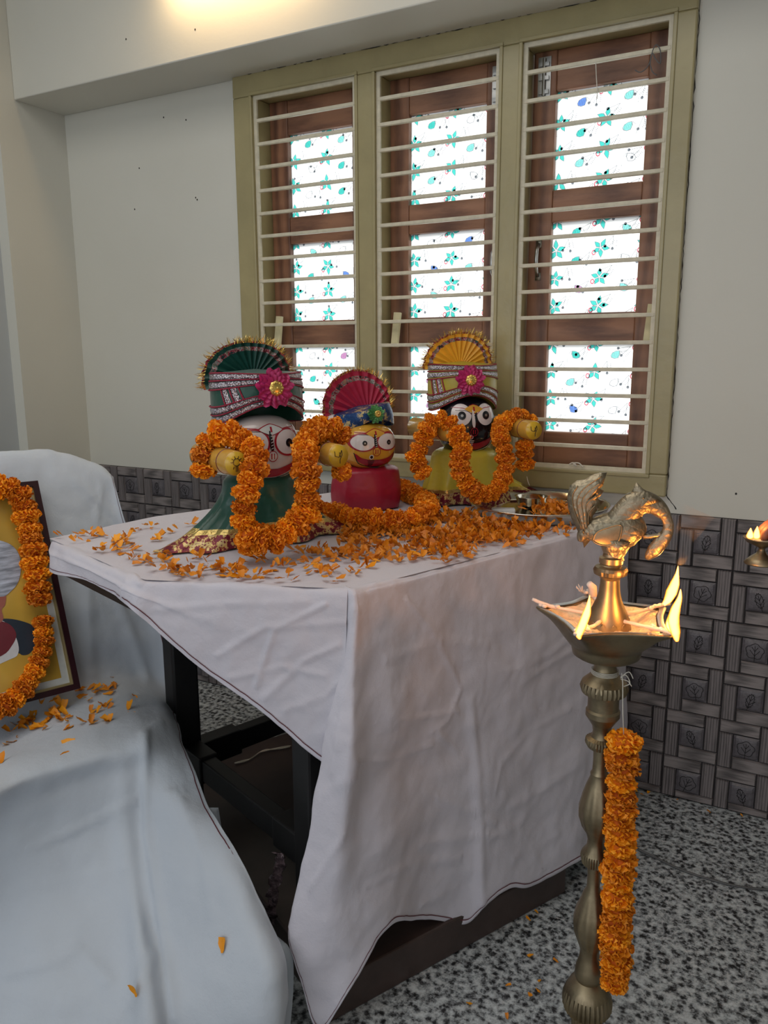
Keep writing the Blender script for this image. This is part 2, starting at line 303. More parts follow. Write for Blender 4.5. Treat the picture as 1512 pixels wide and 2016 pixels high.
def dado(name, x0, x1, T):
    C = .1405; s = .033; g = .0012; wd = C/2-s; b = B(); top = .829
    b.box((x0, -.004, 0), (x1, 0, top), 3)
    def plank(u0, v0, u1, v1, m):
        u0 = max(u0, x0); u1 = min(u1, x1); v0 = max(v0, 0.002); v1 = min(v1, top)
        if u1-u0 < .004 or v1-v0 < .004: return
        e = .0025; k = R.uniform(0, .0012); y0 = -.004; y1 = -.0105-k
        a = [(u0+g, y0, v0+g), (u1-g, y0, v0+g), (u1-g, y0, v1-g), (u0+g, y0, v1-g)]
        c = [(u0+g+e, y1, v0+g+e), (u1-g-e, y1, v0+g+e), (u1-g-e, y1, v1-g-e), (u0+g+e, y1, v1-g-e)]
        b.add(a+c, [(4, 5, 6, 7), (0, 1, 5, 4), (1, 2, 6, 5), (2, 3, 7, 6), (3, 0, 4, 7)], m)
    i0 = int(math.floor((x0+.348)/C))-1; i1 = int((x1+.348)/C)+2
    for i in range(i0, i1):
        for j in range(-1, 6):
            cx = -.348+i*C; cz = .759-(5-j)*C+0; h = C/2
            if cx+h < x0 or cx-h > x1: continue
            plank(cx-h, cz+s, cx+s, cz+h, 0); plank(cx-s, cz-h, cx+h, cz-s, 0)
            plank(cx+s, cz-s, cx+h, cz+h, 1); plank(cx-h, cz-h, cx-s, cz+s, 1)
            if cx-s < x0 or cx+s > x1 or cz-s < 0: continue
            n = 10; P = []
            for a in range(n+1):
                row = []
                for c in range(n+1):
                    u = -1+2*a/n; v = -1+2*c/n
                    row.append((cx+v*(s-g), -.004-.0075*(1-abs(u)**8)*(1-abs(v)**8)*(.65+.35*(1-u*u)*(1-v*v))-.0025, cz+u*(s-g)))
                P.append(row)
            b.grid(P, 2); leaf_lines(b, cx, cz, -.0146, s*.92, (i+j) % 2, 3)
    b.v = [T(v) for v in b.v]
    return b.obj(name, ['plank_h', 'plank_v', 'pad', 'grout'], None, False)
struct(dado('trim_2', XL+.012, 2.3, lambda v: Vector((v.x, v.y+WY, v.z))))
struct(dado('trim_3', -2.2, -1.93, lambda v: Vector((XL-v.y, -v.x+.0, v.z))))
# small marks and nail holes on the plaster are dents of the wall's own paint
b = B()
for px, py in [(68, 458), (248, 77), (384, 58), (322, 231), (366, 236), (385, 389), (388, 393), (265, 412), (274, 331), (1449, 972)]:
    P = aty(px, py, WY-.001) if py > 150 and px > 120 else aty(px, py, 1.999)
    if px == 68: continue
    b.ell(P, .0025, .001, .003, 0, 6, 4)
struct(b.obj('trim_4', 'grout'))
# window frame
FY0, FY1 = WY-.022, WY+.09
PX = [(-1.657, -1.275), (-1.206, -.82), (-.755, -.373)]; PZ0, PZ1 = .935, 2.07
b = B()
b.box((wx0, FY0, wz0), (wx1, FY1, PZ0)); b.box((wx0, FY0, PZ1), (wx1, FY1, wz1))
xs = [wx0]+[x for p in PX for x in p]+[wx1]
for i in range(0, 8, 2): b.box((xs[i], FY0, PZ0), (xs[i+1], FY1, PZ1))
fr = struct(bevel(b.obj('trim_5', 'frame', smooth=False), .004))
b = B()      # moulding beads round each light
for x0, x1 in PX:
    for e, yy in ((.010, FY0-.004), ):
        b.box((x0-e, yy, PZ0-e), (x1+e, FY0, PZ0)); b.box((x0-e, yy, PZ1), (x1+e, FY0, PZ1+e)); b.box((x0-e, yy, PZ0), (x0, FY0, PZ1)); b.box((x1, yy, PZ0), (x1+e, FY0, PZ1))
bevel(b.obj('moulding', 'frame', fr, False), .002)

b = B(); rc = random.Random(5)
def crack(p, q, n, amp):
    p = Vector(p); q = Vector(q); pts = []
    for i in range(n+1):
        v = p.lerp(q, i/n); o = Vector((0, 0, 1)) if abs(q.x-p.x) > abs(q.z-p.z) else Vector((1, 0, 0)); pts.append(v+o*rc.uniform(-amp, amp))
    b.tube(pts, [.0013*rc.uniform(.3, 1.3) for _ in pts], 5)
crack((wx0, WY-.0235, wz1-.001), (wx1, WY-.0235, wz1-.001), 120, .0022)
crack((wx0-.001, WY-.0005, wz0), (wx0-.001, WY-.0005, wz1), 90, .0015); crack((wx1+.001, WY-.0005, wz0), (wx1+.001, WY-.0005, wz1), 90, .0015)
crack((wx1+.001, WY-.0003, wz0), (wx1+.028, WY-.0003, wz0-.034), 6, .001)
struct(b.obj('trim_6', 'grout'))
def motif_flower(b, cx, cz, s, ro, mats):
    for k in range(5):
        a = ro+k*2*PI/5+R.uniform(-.12, .12); d = Vector((math.cos(a), 0, math.sin(a))); n = Vector((-d.z, 0, d.x)); L = s*R.uniform(.9, 1.15)
        c = Vector((cx, -.0008, cz)); w = .27
        P = [c+d*L*.05, c+d*L*(.42)+n*s*w, c+d*L*(.68)+n*s*w*.7, c+d*L, c+d*L*.68-n*s*w*.7, c+d*L*.42-n*s*w]; g0 = sum(P, Vector((0, 0, 0)))/6
        Q = [g0+(p-g0)*.80 for p in P]; b.add(P+Q, [(i, (i+1) % 6, 6+(i+1) % 6, 6+i) for i in range(6)], 2); b.add(Q, [(0, 1, 2, 3, 4, 5)], mats)
    c = Vector((cx-s*.72, -.0011, cz-s*.45))
    O = [c+Vector((s*.24*math.cos(q*PI/4), 0, s*.29*math.sin(q*PI/4))) for q in range(8)]; O += [c+(p-c)*.6 for p in O]; b.add(O, [(i, (i+1) % 8, 8+(i+1) % 8, 8+i) for i in range(8)], 3)
def motif_fly(b, cx, cz, s, fl, m):
    W = [(-1, .1), (-.8, .5), (-.3, .75), (.25, .8), (.3, .3), (.1, -.25), (-.45, -.35), (-.9, -.2)]; W2 = [(.3, .8), (.75, .4), (.95, -.3), (.9, -.9), (.55, -.3), (.3, .3)]
    for poly in (W, W2):
        c0 = (sum(q[0] for q in poly)/len(poly), sum(q[1] for q in poly)/len(poly))
        n = len(poly); P = [Vector((cx+fl*s*(c0[0]+(q[0]-c0[0])*k), -.0008, cz+s*(c0[1]+(q[1]-c0[1])*k))) for k in (1, .86) for q in poly]
        b.add(P, [(i, (i+1) % n, n+(i+1) % n, n+i) for i in range(n)], 2)
        if poly is W and m: b.add(P[n:], [tuple(range(n))], m)
    for k in range(4):
        p = Vector((cx+fl*s*(.1-.25*k), -.0013, cz+s*.55)); q = Vector((cx+fl*s*(-.1-.22*k), -.0013, cz-s*.15)); b.add([p, q, q+Vector((.0009, 0, 0)), p+Vector((.0009, 0, 0))], [(0, 1, 2, 3)], 2)
def motif_twig(b, cx, cz, s, a):
    for da in (-.3, .35):
        d = Vector((math.cos(a+da), 0, math.sin(a+da))); n = Vector((-d.z, 0, d.x))*.0006; c = Vector((cx, -.0008, cz)); e = c+d*s
        b.add([c-n, e-n, e+n, c+n], [(0, 1, 2, 3)], 2); b.add([e+Vector((s*.13*math.cos(q*PI/3), 0, s*.13*math.sin(q*PI/3))) for q in range(6)], [tuple(range(6))], 2)
        for k in range(5):
            f = c+d*s*(.25+.13*k)+n*12; g = f+n*9; t = d*.0006; b.add([f-t, g-t, g+t, f+t], [(0, 1, 2, 3)], 2)
def clip_poly(P, x0, x1, z0, z1):
    for ax, lim, sg in ((0, x0, 1), (0, x1, -1), (2, z0, 1), (2, z1, -1)):
        out = []
        for i in range(len(P)):
            a, c = P[i], P[(i+1) % len(P)]; da, dc = (a[ax]-lim)*sg, (c[ax]-lim)*sg
            if da >= 0: out.append(a)
            if (da >= 0) != (dc >= 0): out.append(a+(c-a)*(da/(da-dc)))
        P = out
        if len(P) < 3: return None
    return P
def pane(parent, x0, x1, z0, z1, bias):
    b = B(); b.box((x0, 0, z0), (x1, .004, z1), 0); q = B(); S = .0235
    px, pz = .126, .078
    for i in range(-1, int((x1-x0)/px)*2+4):
        for j in range(-1, int((z1-z0)/pz)+3):
            cx = x0+.012+i*px*.5; cz = z0+.02+j*pz+(pz*.5 if i % 2 else 0)
            if i % 2 == 0: motif_flower(q, cx, cz, S*R.uniform(1.05, 1.2), .3+R.uniform(-.3, .3)+(i//2), 1)
            else:
                m = R.choice([1, 1, 6, 6, 0, 4, 5]) if bias else R.choice([1, 1, 6, 6, 6, 0]); motif_fly(q, cx, cz+.004, S*.85, R.choice([1, 1, -1]), m)
            motif_twig(q, cx+.034, cz+.030, .034, -2.2+R.uniform(-.6, .6))
    for f, m in zip(q.f, q.m):
        P = clip_poly([q.v[k] for k in f], x0, x1, z0, z1)
        if P: b.add(P, [tuple(range(len(P)))], m)
    o = b.obj('glass_pane', ['film', 'teal', 'ink', 'bud', 'blue', 'mauve', 'paleteal'], parent, False); return o
SY = WY+.07      # shutter plane
GX = [(-1.585, -1.34), (-1.14, -.891), (-.688, -.443)]; GZ = [(1.708, 1.965), (1.370, 1.622), (1.030, 1.284)]
for i, ((x0, x1), (g0, g1)) in enumerate(zip(PX, GX)):
    W = struct(empty('window_%d' % (i+1), (0, 0, 0)))
    # iron grille: flat outer frame and fifteen bars
    b = B(); y0, y1 = WY-.014, WY-.006; e = .012
    b.box((x0, y0, PZ0), (x1, y1, PZ0+e)); b.box((x0, y0, PZ1-e), (x1, y1, PZ1)); b.box((x0, y0, PZ0+e), (x0+e, y1, PZ1-e)); b.box((x1-e, y0, PZ0+e), (x1, y1, PZ1-e))
    b.obj('grille_frame', 'grille', W, False)
    gb = None
    for k in range(15):
        z = 1.996-k*.0711
        if gb is None:
            c = B(); c.box((x0+.004, -.005, -.0052), (x1-.004, .0065, .0052)); gb = bevel(c.obj('grille_bar', 'grille', W, False), .0015)
            gb.location = (0, WY-.010, z)
        else:
            o = gb.copy(); o.location = (0, WY-.010, z); COL.objects.link(o)
    # teak shutter
    sh = B(); y0, y1 = SY, SY+.035; a0, a1 = x0+.002, x1-.002
    sh.box((a0, y0, PZ0), (g0, y1, PZ1), 0); sh.box((g1, y0, PZ0), (a1, y1, PZ1), 0)
    zz = [PZ0]+[z for p in reversed(GZ) for z in p]+[PZ1]
    for k in range(0, 8, 2): sh.box((g0, y0+.002, zz[k]), (g1, y1-.002, zz[k+1]), 1)
    shutter = bevel(sh.obj('shutter', ['wood_v', 'wood_h'], W, False), .003)
    for k, (z0, z1) in enumerate(GZ):
        p = pane(shutter, g0, g1, z0, z1, i == 2 or k > 0); p.location = (0, SY+.018, 0)
    hx = (g0+x0)/2 if i == 2 else (g1+x1)/2
    b = B(); b.box((hx-.018, SY-.004, 1.95), (hx+.018, SY, 2.055)); b.tube([(hx, SY-.008, 1.955), (hx, SY-.008, 2.05)], .005)
    for z in (1.965, 2.0, 2.035): b.box((hx-.014, SY-.011, z-.005), (hx+.014, SY-.004, z+.005))
    b.obj('tower_bolt', 'steel', shutter, False)
    b = B(); z = 1.52; b.box((hx-.008, SY-.004, z-.055), (hx+.008, SY, z-.035)); b.box((hx-.008, SY-.004, z+.035), (hx+.008, SY, z+.055))
    b.tube([(hx, SY-.003, z-.045), (hx, SY-.02, z-.025), (hx, SY-.024, z), (hx, SY-.02, z+.025), (hx, SY-.003, z+.045)], .0055, 8)
    b.obj('handle', 'steel', shutter)
    b = B(); xx = x0+.045 if i < 2 else x1-.022
    b.bar((xx-.002, WY+.02, 1.28), (xx+.004, WY+.03, 1.385), .022, .012, up=(0, 1, 0)); b.obj('wedge', 'wedge', W, False)
# odd strings tied to the grille
b = B(); P = [aty(x, y, WY-.022) for x, y in [(1173, 122), (1174, 150), (1176, 180), (1175, 195)]]; b.tube(P, .0012, 5); tag(b.obj('thread', 'string'), 'short white thread hanging from the top bar of the right window grille', 'string')
b = B(); P = [aty(x, y, WY-.024) for x, y in [(1250, 138), (1262, 142), (1277, 128), (1285, 100), (1292, 88), (1300, 100), (1300, 125), (1290, 115), (1284, 105), (1280, 125), (1285, 142), (1293, 148)]]
b.tube([cr(P, i/4) for i in range(4*(len(P)-1)+1)], .0014, 5); tag(b.obj('wire_loop', 'wire'), 'thin looped wire wound on the upper right corner of the window grille', 'wire')
b = B(); P = [aty(x, y, WY-.026) for x, y in [(1120, 915), (1128, 911), (1135, 917), (1128, 912), (1140, 912), (1148, 920)]]; b.tube([cr(P, i/4) for i in range(4*(len(P)-1)+1)], .002, 5)
tag(b.obj('string_knot', 'string'), 'white knotted string on the bottom bar of the right window grille', 'string')
# warm wall lamp on the beam, just above the picture's edge
L = tag(empty('wall_lamp', (-1.53, 2.0, 2.36)), 'warm lit tube lamp on the beam above the left window', 'lamp')
b = B(); b.box((-.30, -.03, 0), (.30, 0, .045)); bevel(b.obj('lamp_base', 'white_plastic', L, False), .004)
b = B(); b.tube([(-.27, -.048, .01), (.27, -.048, .01)], .014, 16); b.obj('tube', 'bulb', L)
pl = bpy.data.lights.new('tube_light', 'AREA'); pl.shape = 'RECTANGLE'; pl.size = .5; pl.size_y = .03; pl.energy = 1.0; pl.color = (1, .66, .32)
po = bpy.data.objects.new('tube_light', pl); po.parent = L; po.location = (0, -.07, -.01); po.rotation_euler = (.35, 0, 0); COL.objects.link(po)

# ------------------------------------------------------------------ table
TZ = .845
POLY = [(-1.50, 1.17), (-1.06, 1.02), (-.68, 1.15), (-.42, 1.86), (-.43, 2.18), (-1.18, 2.18), (-1.47, 1.47)]
T = tag(empty('table', (-.9, 1.6, 0)), 'dark wooden table on a low plinth, under the white cloth by the window', 'table')
def tl(v): return Vector(v)-Vector((-.9, 1.6, 0))
cx, cy = -.95, 1.6
ins = [(cx+(x-cx)*.972, cy+(y-cy)*.972) for x, y in POLY]
b = B(); b.prism([tl((x, y, .762)) for x, y in ins], (0, 0, .078)); b.obj('table_top', 'black', T, False)
LEG = {'near': (-.80, 1.19), 'left': (-1.33, 1.39), 'right': (-.50, 1.72), 'far': (-1.10, 2.05)}
for k, (x, y) in LEG.items():
    b = B(); a = math.radians(64); u = Vector((math.cos(a), math.sin(a), 0)); 
    b.bar(tl((x, y, .085)), tl((x, y, .79)), .066, .066, up=u)
    b.bar(tl((x, y, .65)), tl((x, y, .79)), .085, .085, up=u); bevel(b.obj('leg', 'black', T, False), .006)
def st(p, q, z, w=.05, h=.07):
    b = B(); P = Vector((*LEG[p], z)); Q = Vector((*LEG[q], z)); d = Q-P
    b.bar(tl(P), tl(P+d*.22), w, h); b.bar(tl(P+d*.2), tl(P+d*.8), w*.75, h*.8); b.bar(tl(P+d*.78), tl(Q), w, h); bevel(b.obj('stretcher', 'black', T, False), .004)
st('left', 'near', .26); st('left', 'far', .24); st('near', 'right', .26); st('right', 'far', .24)
b = B(); A = Vector((-.70, 1.075, 0)); Bq = Vector((-.405, 1.655, 0)); d2 = Vector((-.888, .46, 0)); w2 = .95
b.prism([tl(A), tl(Bq), tl(Bq+d2*w2), tl(A+d2*w2)], (0, 0, .085)); bevel(b.obj('plinth', 'brownboard', T, False), .004)

# ------------------------------------------------------------------ draped cloths
def wr(p, amp, sc=6): return noise.fractal(Vector(p)*sc, 1, 2, 3)*amp
def crease(p, lines):
    h = 0
    for A, Bv, amp, wd in lines:
        d = Bv-A; t = max(0, min(1, (p-A).dot(d)/d.length_squared)); q = (p-(A+d*t)).length
        if q < wd*3: h = max(h, amp*math.exp(-(q/wd)**2)) if amp > 0 else h
    return h
def crl(fn, pls, amp=.0035, wd=.007):
    out = []
    for pl in pls:
        Q = [fn(*q) for q in pl]
        out += [(a, c, amp, wd) for a, c in zip(Q, Q[1:])]
    return out
from mathutils.bvhtree import BVHTree
def surf_tree(P):
    n_ = len(P[0]); return BVHTree.FromPolygons([q for r in P for q in r], [(i*n_+j, i*n_+j+1, (i+1)*n_+j+1, (i+1)*n_+j) for i in range(len(P)-1) for j in range(n_-1)])
def creased(cols, nt, per, amp, sc, lines):
    T_ = surf_tree(drape(cols, nt, per, amp, sc=sc)); out = []
    for pl, a_, w_ in lines:
        pts = []
        for (x0, y0), (x1, y1) in zip(pl, pl[1:]):
            k_ = max(1, int(math.hypot(x1-x0, y1-y0)/18))
            for i in range(k_+1):
                h = T_.ray_cast(CAM, ray(x0+(x1-x0)*i/k_, y0+(y1-y0)*i/k_).normalized())[0]
                if h: pts.append(h)
        out += [(p, q, a_, w_) for p, q in zip(pts, pts[1:]) if 1e-4 < (q-p).length < .1]
    return drape(cols, nt, per, amp, sc=sc, creases=out)
def drape(cols, nt, per, amp, endamp=None, sc=7, creases=()):
    """cols: list of profiles (lists of Vectors, same length); spline across and along"""
    m = len(cols[0]); P = []
    nc = (len(cols)-1)*per+1
    for i in range(nt+1):
        t = (m-1)*i/nt; ctl = [cr(c, t) for c in cols]; row = []
        for j in range(nc):
            row.append(cr(ctl, j/per))
        P.append(row)
    A = np.array([[tuple(v) for v in r] for r in P])
    du = np.gradient(A, axis=0); dv = np.gradient(A, axis=1); n = np.cross(du, dv); n /= (np.linalg.norm(n, axis=2, keepdims=True)+1e-9)
    if (n*(np.array(CAM)-A)).sum() < 0: n = -n
    for _ in range(12):
        m_ = np.pad(n, ((1, 1), (1, 1), (0, 0)), 'edge'); n = (m_[1:-1, 1:-1]*2+m_[:-2, 1:-1]+m_[2:, 1:-1]+m_[1:-1, :-2]+m_[1:-1, 2:]); n /= (np.linalg.norm(n, axis=2, keepdims=True)+1e-9)
    for i in range(nt+1):
        k = min(1, i/(nt*.12))
        for j in range(nc):
            p = P[i][j]; h = (wr(p, amp, sc)+.35*wr(p+Vector((3, 1, 2)), amp, sc*3)+crease(p, creases))*k
            P[i][j] = p+Vector(n[i, j])*h
    return P
def hem(name, P, parent, off=.012, m='maroon'):
    b = B(); row = P[-1]; up = P[-2]
    for s in (1, -1):
        A = []; C = []
        for i in range(len(row)):
            d = (up[i]-row[i]); d = d.normalized() if d.length > 1e-6 else Vector((0, 0, 1))
            t = row[min(i+1, len(row)-1)]-row[max(i-1, 0)]; n = d.cross(t).normalized()*s*.0022
            A.append(row[i]+d*(off)+n); C.append(row[i]+d*(off-.0022)+n)
        b.grid([A, C])
    return b.obj(name, m, parent)
N = Vector((-.68, 1.15, TZ)); RR = Vector((-.42, 1.86, TZ)); F = Vector((-1.06, 1.02, TZ)); LL = Vector((-1.50, 1.17, TZ))
nr = Vector((.939, -.344, 0)); nf = Vector((.32, -.947, 0)); nl = Vector((-.32, -.947, 0))
def onR(px, py, off=.03): return atp(px, py, N+nr*off, nr)
def onF(px, py, off=.025): return atp(px, py, N+nf*off, nf)
def onL(px, py, off=.02): return atp(px, py, LL+nl*off, nl)
def prof(top, out, bot, mid=None, k=.5):
    a = Vector(top); c = Vector(bot); o = Vector(out)
    m = Vector(mid) if mid else a.lerp(c, .5)+o*.008
    s = a+o*.004; s.z -= .0022; s2 = a+o*.014; s2.z = a.z-min(.035, (a.z-c.z)*.3)
    a.z -= .0016; return [a-o*.02, s, s2, s2.lerp(m, .55)+o*.003, m, m.lerp(c, .5), c]
C1 = []
e = lambda A, Bv, t: A.lerp(Bv, t)
C1.append(prof(Vector((-1.475, 1.40, TZ)), (-1, 0, 0), (-1.49, 1.40, .80)))
C1.append(prof(Vector((-1.495, 1.25, TZ)), (-1, 0, 0), (-1.51, 1.25, .79)))
C1.append(prof(LL+Vector((.01, .01, 0)), (-.7, -.7, 0), onL(99, 1124)))
for t, q in ((.25, (160, 1140)), (.5, (200, 1158)), (.8, (236, 1177))): C1.append(prof(e(LL, F, t), nl, onL(*q)))
C1.append(prof(e(F, N, -.01)+Vector((0, .004, 0)), (0, -1, 0), onF(262, 1203, .03)))
for t, q in ((.12, (310, 1243)), (.3, (400, 1320)), (.45, (462, 1362)), (.62, (530, 1412)), (.8, (592, 1468)), (.93, (640, 1507))): C1.append(prof(e(F, N, t), nf, onF(*q)))
bot = onF(675, 1540, .03); C1.append(prof(e(F, N, .975), nf, bot))
P1 = creased(C1, 80, 16, .005, 7, [([(505, 1350), (540, 1240), (640, 1190)], .004, .005), ([(430, 1290), (520, 1235), (680, 1225)], .003, .006), ([(520, 1375), (600, 1300), (685, 1262)], .004, .006), ([(455, 1335), (560, 1312), (640, 1330)], .003, .006), ([(300, 1200), (420, 1190), (600, 1185)], .002, .008), ([(560, 1400), (640, 1370), (670, 1340)], .003, .005), ([(240, 1172), (262, 1130), (278, 1150)], .004, .006)])
# fold hanging from the near corner, and the long right-hand drop
C2 = []
nn = (nr+nf).normalized()
def fold(px, py, y): return aty(px, py, y)
C2.append(prof(N+Vector((-.02, .0, 0)), nf, fold(655, 1600, 1.16), onF(690, 1400, .008)))
C2.append(prof(N+Vector((-.006, -.004, .0)), nn, fold(574, 1806, 1.055), fold(638, 1478, 1.105)))
C2.append(prof(N+Vector((.0, -.002, .0)), nn, fold(592, 1935, 1.035), fold(655, 1480, 1.092)))
C2.append(prof(N+Vector((.003, .004, .0)), nn, fold(628, 2032, 1.045), fold(690, 1500, 1.085)))
for t, q, off, md in ((.05, (690, 1945), .05, .05), (.10, (765, 1826), .055, .04), (.17, (812, 1812), .035, .03), (.26, (850, 1813), .035, .018), (.34, (912, 1822), .05, .03), (.40, (938, 1806), .062, .03), (.46, (960, 1778), .070, .03), (.53, (1003, 1748), .076, .02),
                       (.62, (1045, 1746), .085, .022), (.76, (1108, 1714), .098, .02), (.88, (1145, 1692), .10, .028), (1.0, (1180, 1668), .085, .03)):
    top = e(N, RR, t); bt = onR(*q, off); C2.append(prof(top, nr, bt, (top.lerp(bt, .5)+nr*(md-off*.5)) if 0 else None))
C2.append(prof(RR+Vector((.0, .03, 0)), (1, 0, 0), (-.345, 1.93, .13)))
C2.append(prof((-.42, 2.08, TZ), (1, 0, 0), (-.36, 2.08, .15)))
C2.append(prof((-.42, 2.17, TZ), (1, 0, 0), (-.385, 2.17, .15)))
cS = [(pl, .0042, .0055) for pl in ([(1160, 1225), (1080, 1290), (1000, 1322)], [(1150, 1270), (1090, 1300), (1030, 1345)], [(1120, 1395), (1040, 1440), (985, 1505), (975, 1560)], [(1150, 1500), (1060, 1560), (1000, 1590)], [(700, 1500), (770, 1495), (850, 1465)], [(720, 1745), (800, 1705), (905, 1688)],
    [(860, 1570), (930, 1600), (975, 1620)], [(760, 1300), (870, 1260), (960, 1270)], [(830, 1660), (905, 1650), (960, 1640)], [(830, 1780), (900, 1745)], [(1010, 1690), (1100, 1640)], [(780, 1420), (900, 1400)], [(800, 1180), (850, 1240), (900, 1340)], [(860, 1440), (900, 1480)], [(905, 1360), (880, 1420), (850, 1440)], [(960, 1650), (1020, 1625), (1060, 1570)], [(640, 1560), (700, 1530)], [(610, 1750), (680, 1640)])]
cS += [([(925, 1380), (938, 1500), (945, 1620), (947, 1780)], .005, .012), ([(700, 1200), (690, 1300), (672, 1420), (655, 1520)], .004, .010), ([(700, 1400), (900, 1350), (1160, 1290)], -.003, .006)]
P2 = creased(C2, 130, 18, .0075, 6, cS)
TC = tag(empty('tablecloth', (0, 0, 0)), 'white cotton cloth with a maroon hem line draped over the table by the window', 'tablecloth')
b = B()
def inside(x, y):
    c = False
    for i in range(len(POLY)):
        x0, y0 = POLY[i]; x1, y1 = POLY[(i+1) % len(POLY)]
        if (y0 > y) != (y1 > y) and x < (x1-x0)*(y-y0)/(y1-y0)+x0: c = not c
    return c
rings = 26; K = 160; per = []
tot = [Vector((*p, 0)) for p in POLY]
lens = [(tot[(i+1) % 7]-tot[i]).length for i in range(7)]; Lt = sum(lens)
for k in range(K):
    s = Lt*k/K; i = 0
    while s > lens[i]: s -= lens[i]; i += 1
    per.append(tot[i].lerp(tot[(i+1) % 7], s/lens[i]))
c0 = Vector((cx, cy, 0)); P = []
for r in range(1, rings+1):
    row = []
    for q in per:
        v = c0.lerp(q, r/rings*.996); kk = min(1, (rings-r)/3); v.z = TZ+.0002+kk*(.001+abs(noise.noise(Vector((v.x*5, v.y*14, 0))))*.0035)
        row.append(v)
    P.append(row)
b.grid(P, closed=True); b.f.append(list(range(K))[::-1]); b.m.append(0)
b.obj('cloth_top', 'cloth', TC)
for nm, PP in (('front_drop', P1), ('side_drop', P2)):
    b = B(); b.grid(PP); o = solid(b.obj(nm, 'cloth', TC), .0012); hem('hem_line', PP, o)

# chair cloth: profiles from backrest top down to the floor, far edge first
def col(*pts): return [Vector(p) if len(p) == 3 and not isinstance(p, tuple) else p for p in pts]
V = Vector
pb = V((-1.505, 1.225, .458)); up_ = (V((-1.69, 1.30, .945))-pb); PHt = up_.length; up_.normalize()
wd_ = V((-.37, -.93, 0)); wd_ = (wd_-up_*wd_.dot(up_)).normalized(); pn = wd_.cross(up_).normalized()
if pn.dot(CAM-pb) < 0: pn = -pn
def bk(px, py, o=.045): return atp(px, py, pb-pn*o, pn)
def se(px, py, z=.450): return atz(px, py, z)
def back(c, tx, ty, ln):
    t = bk(tx, ty); return [t-pn*.09-V((0, 0, .25)), t-pn*.05-V((0, 0, .015)), t, bk(*ln[0]), bk(*ln[1]), bk(*ln[2]), bk(*ln[3])]
e0 = bk(200, 928)
fa = [bk(236, 960)-pn*.08-V((0, 0, .25)), bk(232, 955)-pn*.03, bk(226, 950, .04), bk(246, 1032, .03), bk(285, 1145, .025), bk(322, 1245, .025), bk(343, 1368, .015), aty(355, 1450, 1.235), aty(398, 1560, 1.15), aty(432, 1622, 1.10), aty(485, 1712, 1.05), aty(540, 1835, 1.02), aty(563, 1935, .995), aty(549, 2040, .985)]
f2 = back(0, 205, 926, [(226, 1020), (262, 1145), (290, 1250), (312, 1352)])+[aty(328, 1425, 1.225), aty(360, 1560, 1.12), aty(395, 1640, 1.07), aty(440, 1740, 1.01), aty(490, 1850, .97), aty(520, 1940, .95), aty(525, 2045, .94)]
f3 = back(0, 150, 906, [(175, 1010), (200, 1130), (225, 1250), (252, 1345)])+[se(283, 1440), aty(287, 1520, 1.10), aty(292, 1640, 1.06), aty(308, 1740, 1.01), aty(325, 1850, .96), aty(345, 1950, .91), aty(352, 2060, .88)]
f3b = back(0, 120, 897, [(145, 1006), (172, 1130), (198, 1250), (218, 1352)])+[se(240, 1452), aty(242, 1528, 1.065), aty(245, 1640, 1.03), aty(258, 1740, .985), aty(275, 1850, .925), aty(290, 1950, .87), aty(300, 2060, .84)]
f4 = back(0, 90, 893, [(112, 1003), (140, 1130), (162, 1250), (178, 1366)])+[se(190, 1466), aty(195, 1535, 1.03), aty(196, 1640, 1.005), aty(210, 1740, .97), aty(225, 1850, .92), aty(240, 1950, .87), aty(250, 2060, .83)]
f5 = back(0, 10, 897, [(28, 1005), (55, 1150), (78, 1280), (97, 1400)])+[se(75, 1506), aty(75, 1570, .93), aty(70, 1660, .915), aty(75, 1760, .89), aty(80, 1850, .85), aty(85, 1950, .81), aty(90, 2060, .77)]
f6 = back(0, -90, 905, [(-70, 1020), (-45, 1180), (-20, 1320), (0, 1444)])+[se(-50, 1565), aty(-50, 1625, .83), aty(-60, 1710, .82), aty(-60, 1800, .80), aty(-70, 1890, .77), aty(-70, 1990, .73), aty(-70, 2100, .69)]
for f_ in (fa, f2, f3, f3b, f4, f5, f6): q_ = f_[-1]; f_.append(V((q_.x+.006, q_.y-.012, min(q_.z, .006) if q_.z < .02 else .006)))
f7 = [q+V((-.05, -.16, 0)) for q in f6]; f8 = [q+V((-.05, -.16, 0)) for q in f7]
c3 = [([(0, 1692), (130, 1642), (282, 1568), (385, 1553)], .0055, .005), ([(284, 1445), (287, 1520), (292, 1640), (308, 1740), (325, 1850), (345, 2000)], .008, .011), ([(285, 1560), (300, 1660), (330, 1800), (348, 1860)], -.004, .006), ([(175, 1080), (172, 1200), (180, 1330)], .007, .016), ([(230, 1170), (260, 1250), (290, 1340)], .007, .016),
    ([(262, 1160), (300, 1260), (325, 1330)], -.008, .018), ([(150, 950), (190, 985), (228, 1015)], .005, .010), ([(200, 960), (190, 1020)], .004, .010), ([(60, 960), (130, 1000)], .003, .010), ([(20, 1915), (110, 1890), (150, 1868), (215, 1930)], .006, .012), ([(120, 1950), (180, 2010)], -.006, .012), ([(300, 1880), (270, 1960), (225, 2010)], .005, .012), ([(283, 1440), (320, 1425), (345, 1400)], .005, .008), ([(350, 1560), (400, 1690), (420, 1800)], .003, .010), ([(0, 1760), (280, 1700)], .002, .006)]
P3 = creased([fa, f2, f3, f3b, f4, f5, f6, f7, f8], 170, 18, .009, 5, c3)
CC = tag(empty('chair_cover', (0, 0, 0)), 'white cloth thrown over the chair left of the table, hanging to the floor', 'cloth')
b = B(); b.grid(P3); o = solid(b.obj('cover_cloth', 'cloth2', CC), .0014)
edge = [[P3[i][k] for i in range(len(P3))] for k in (3, 1, 0)]
hem('hem_line', edge, o, .010)
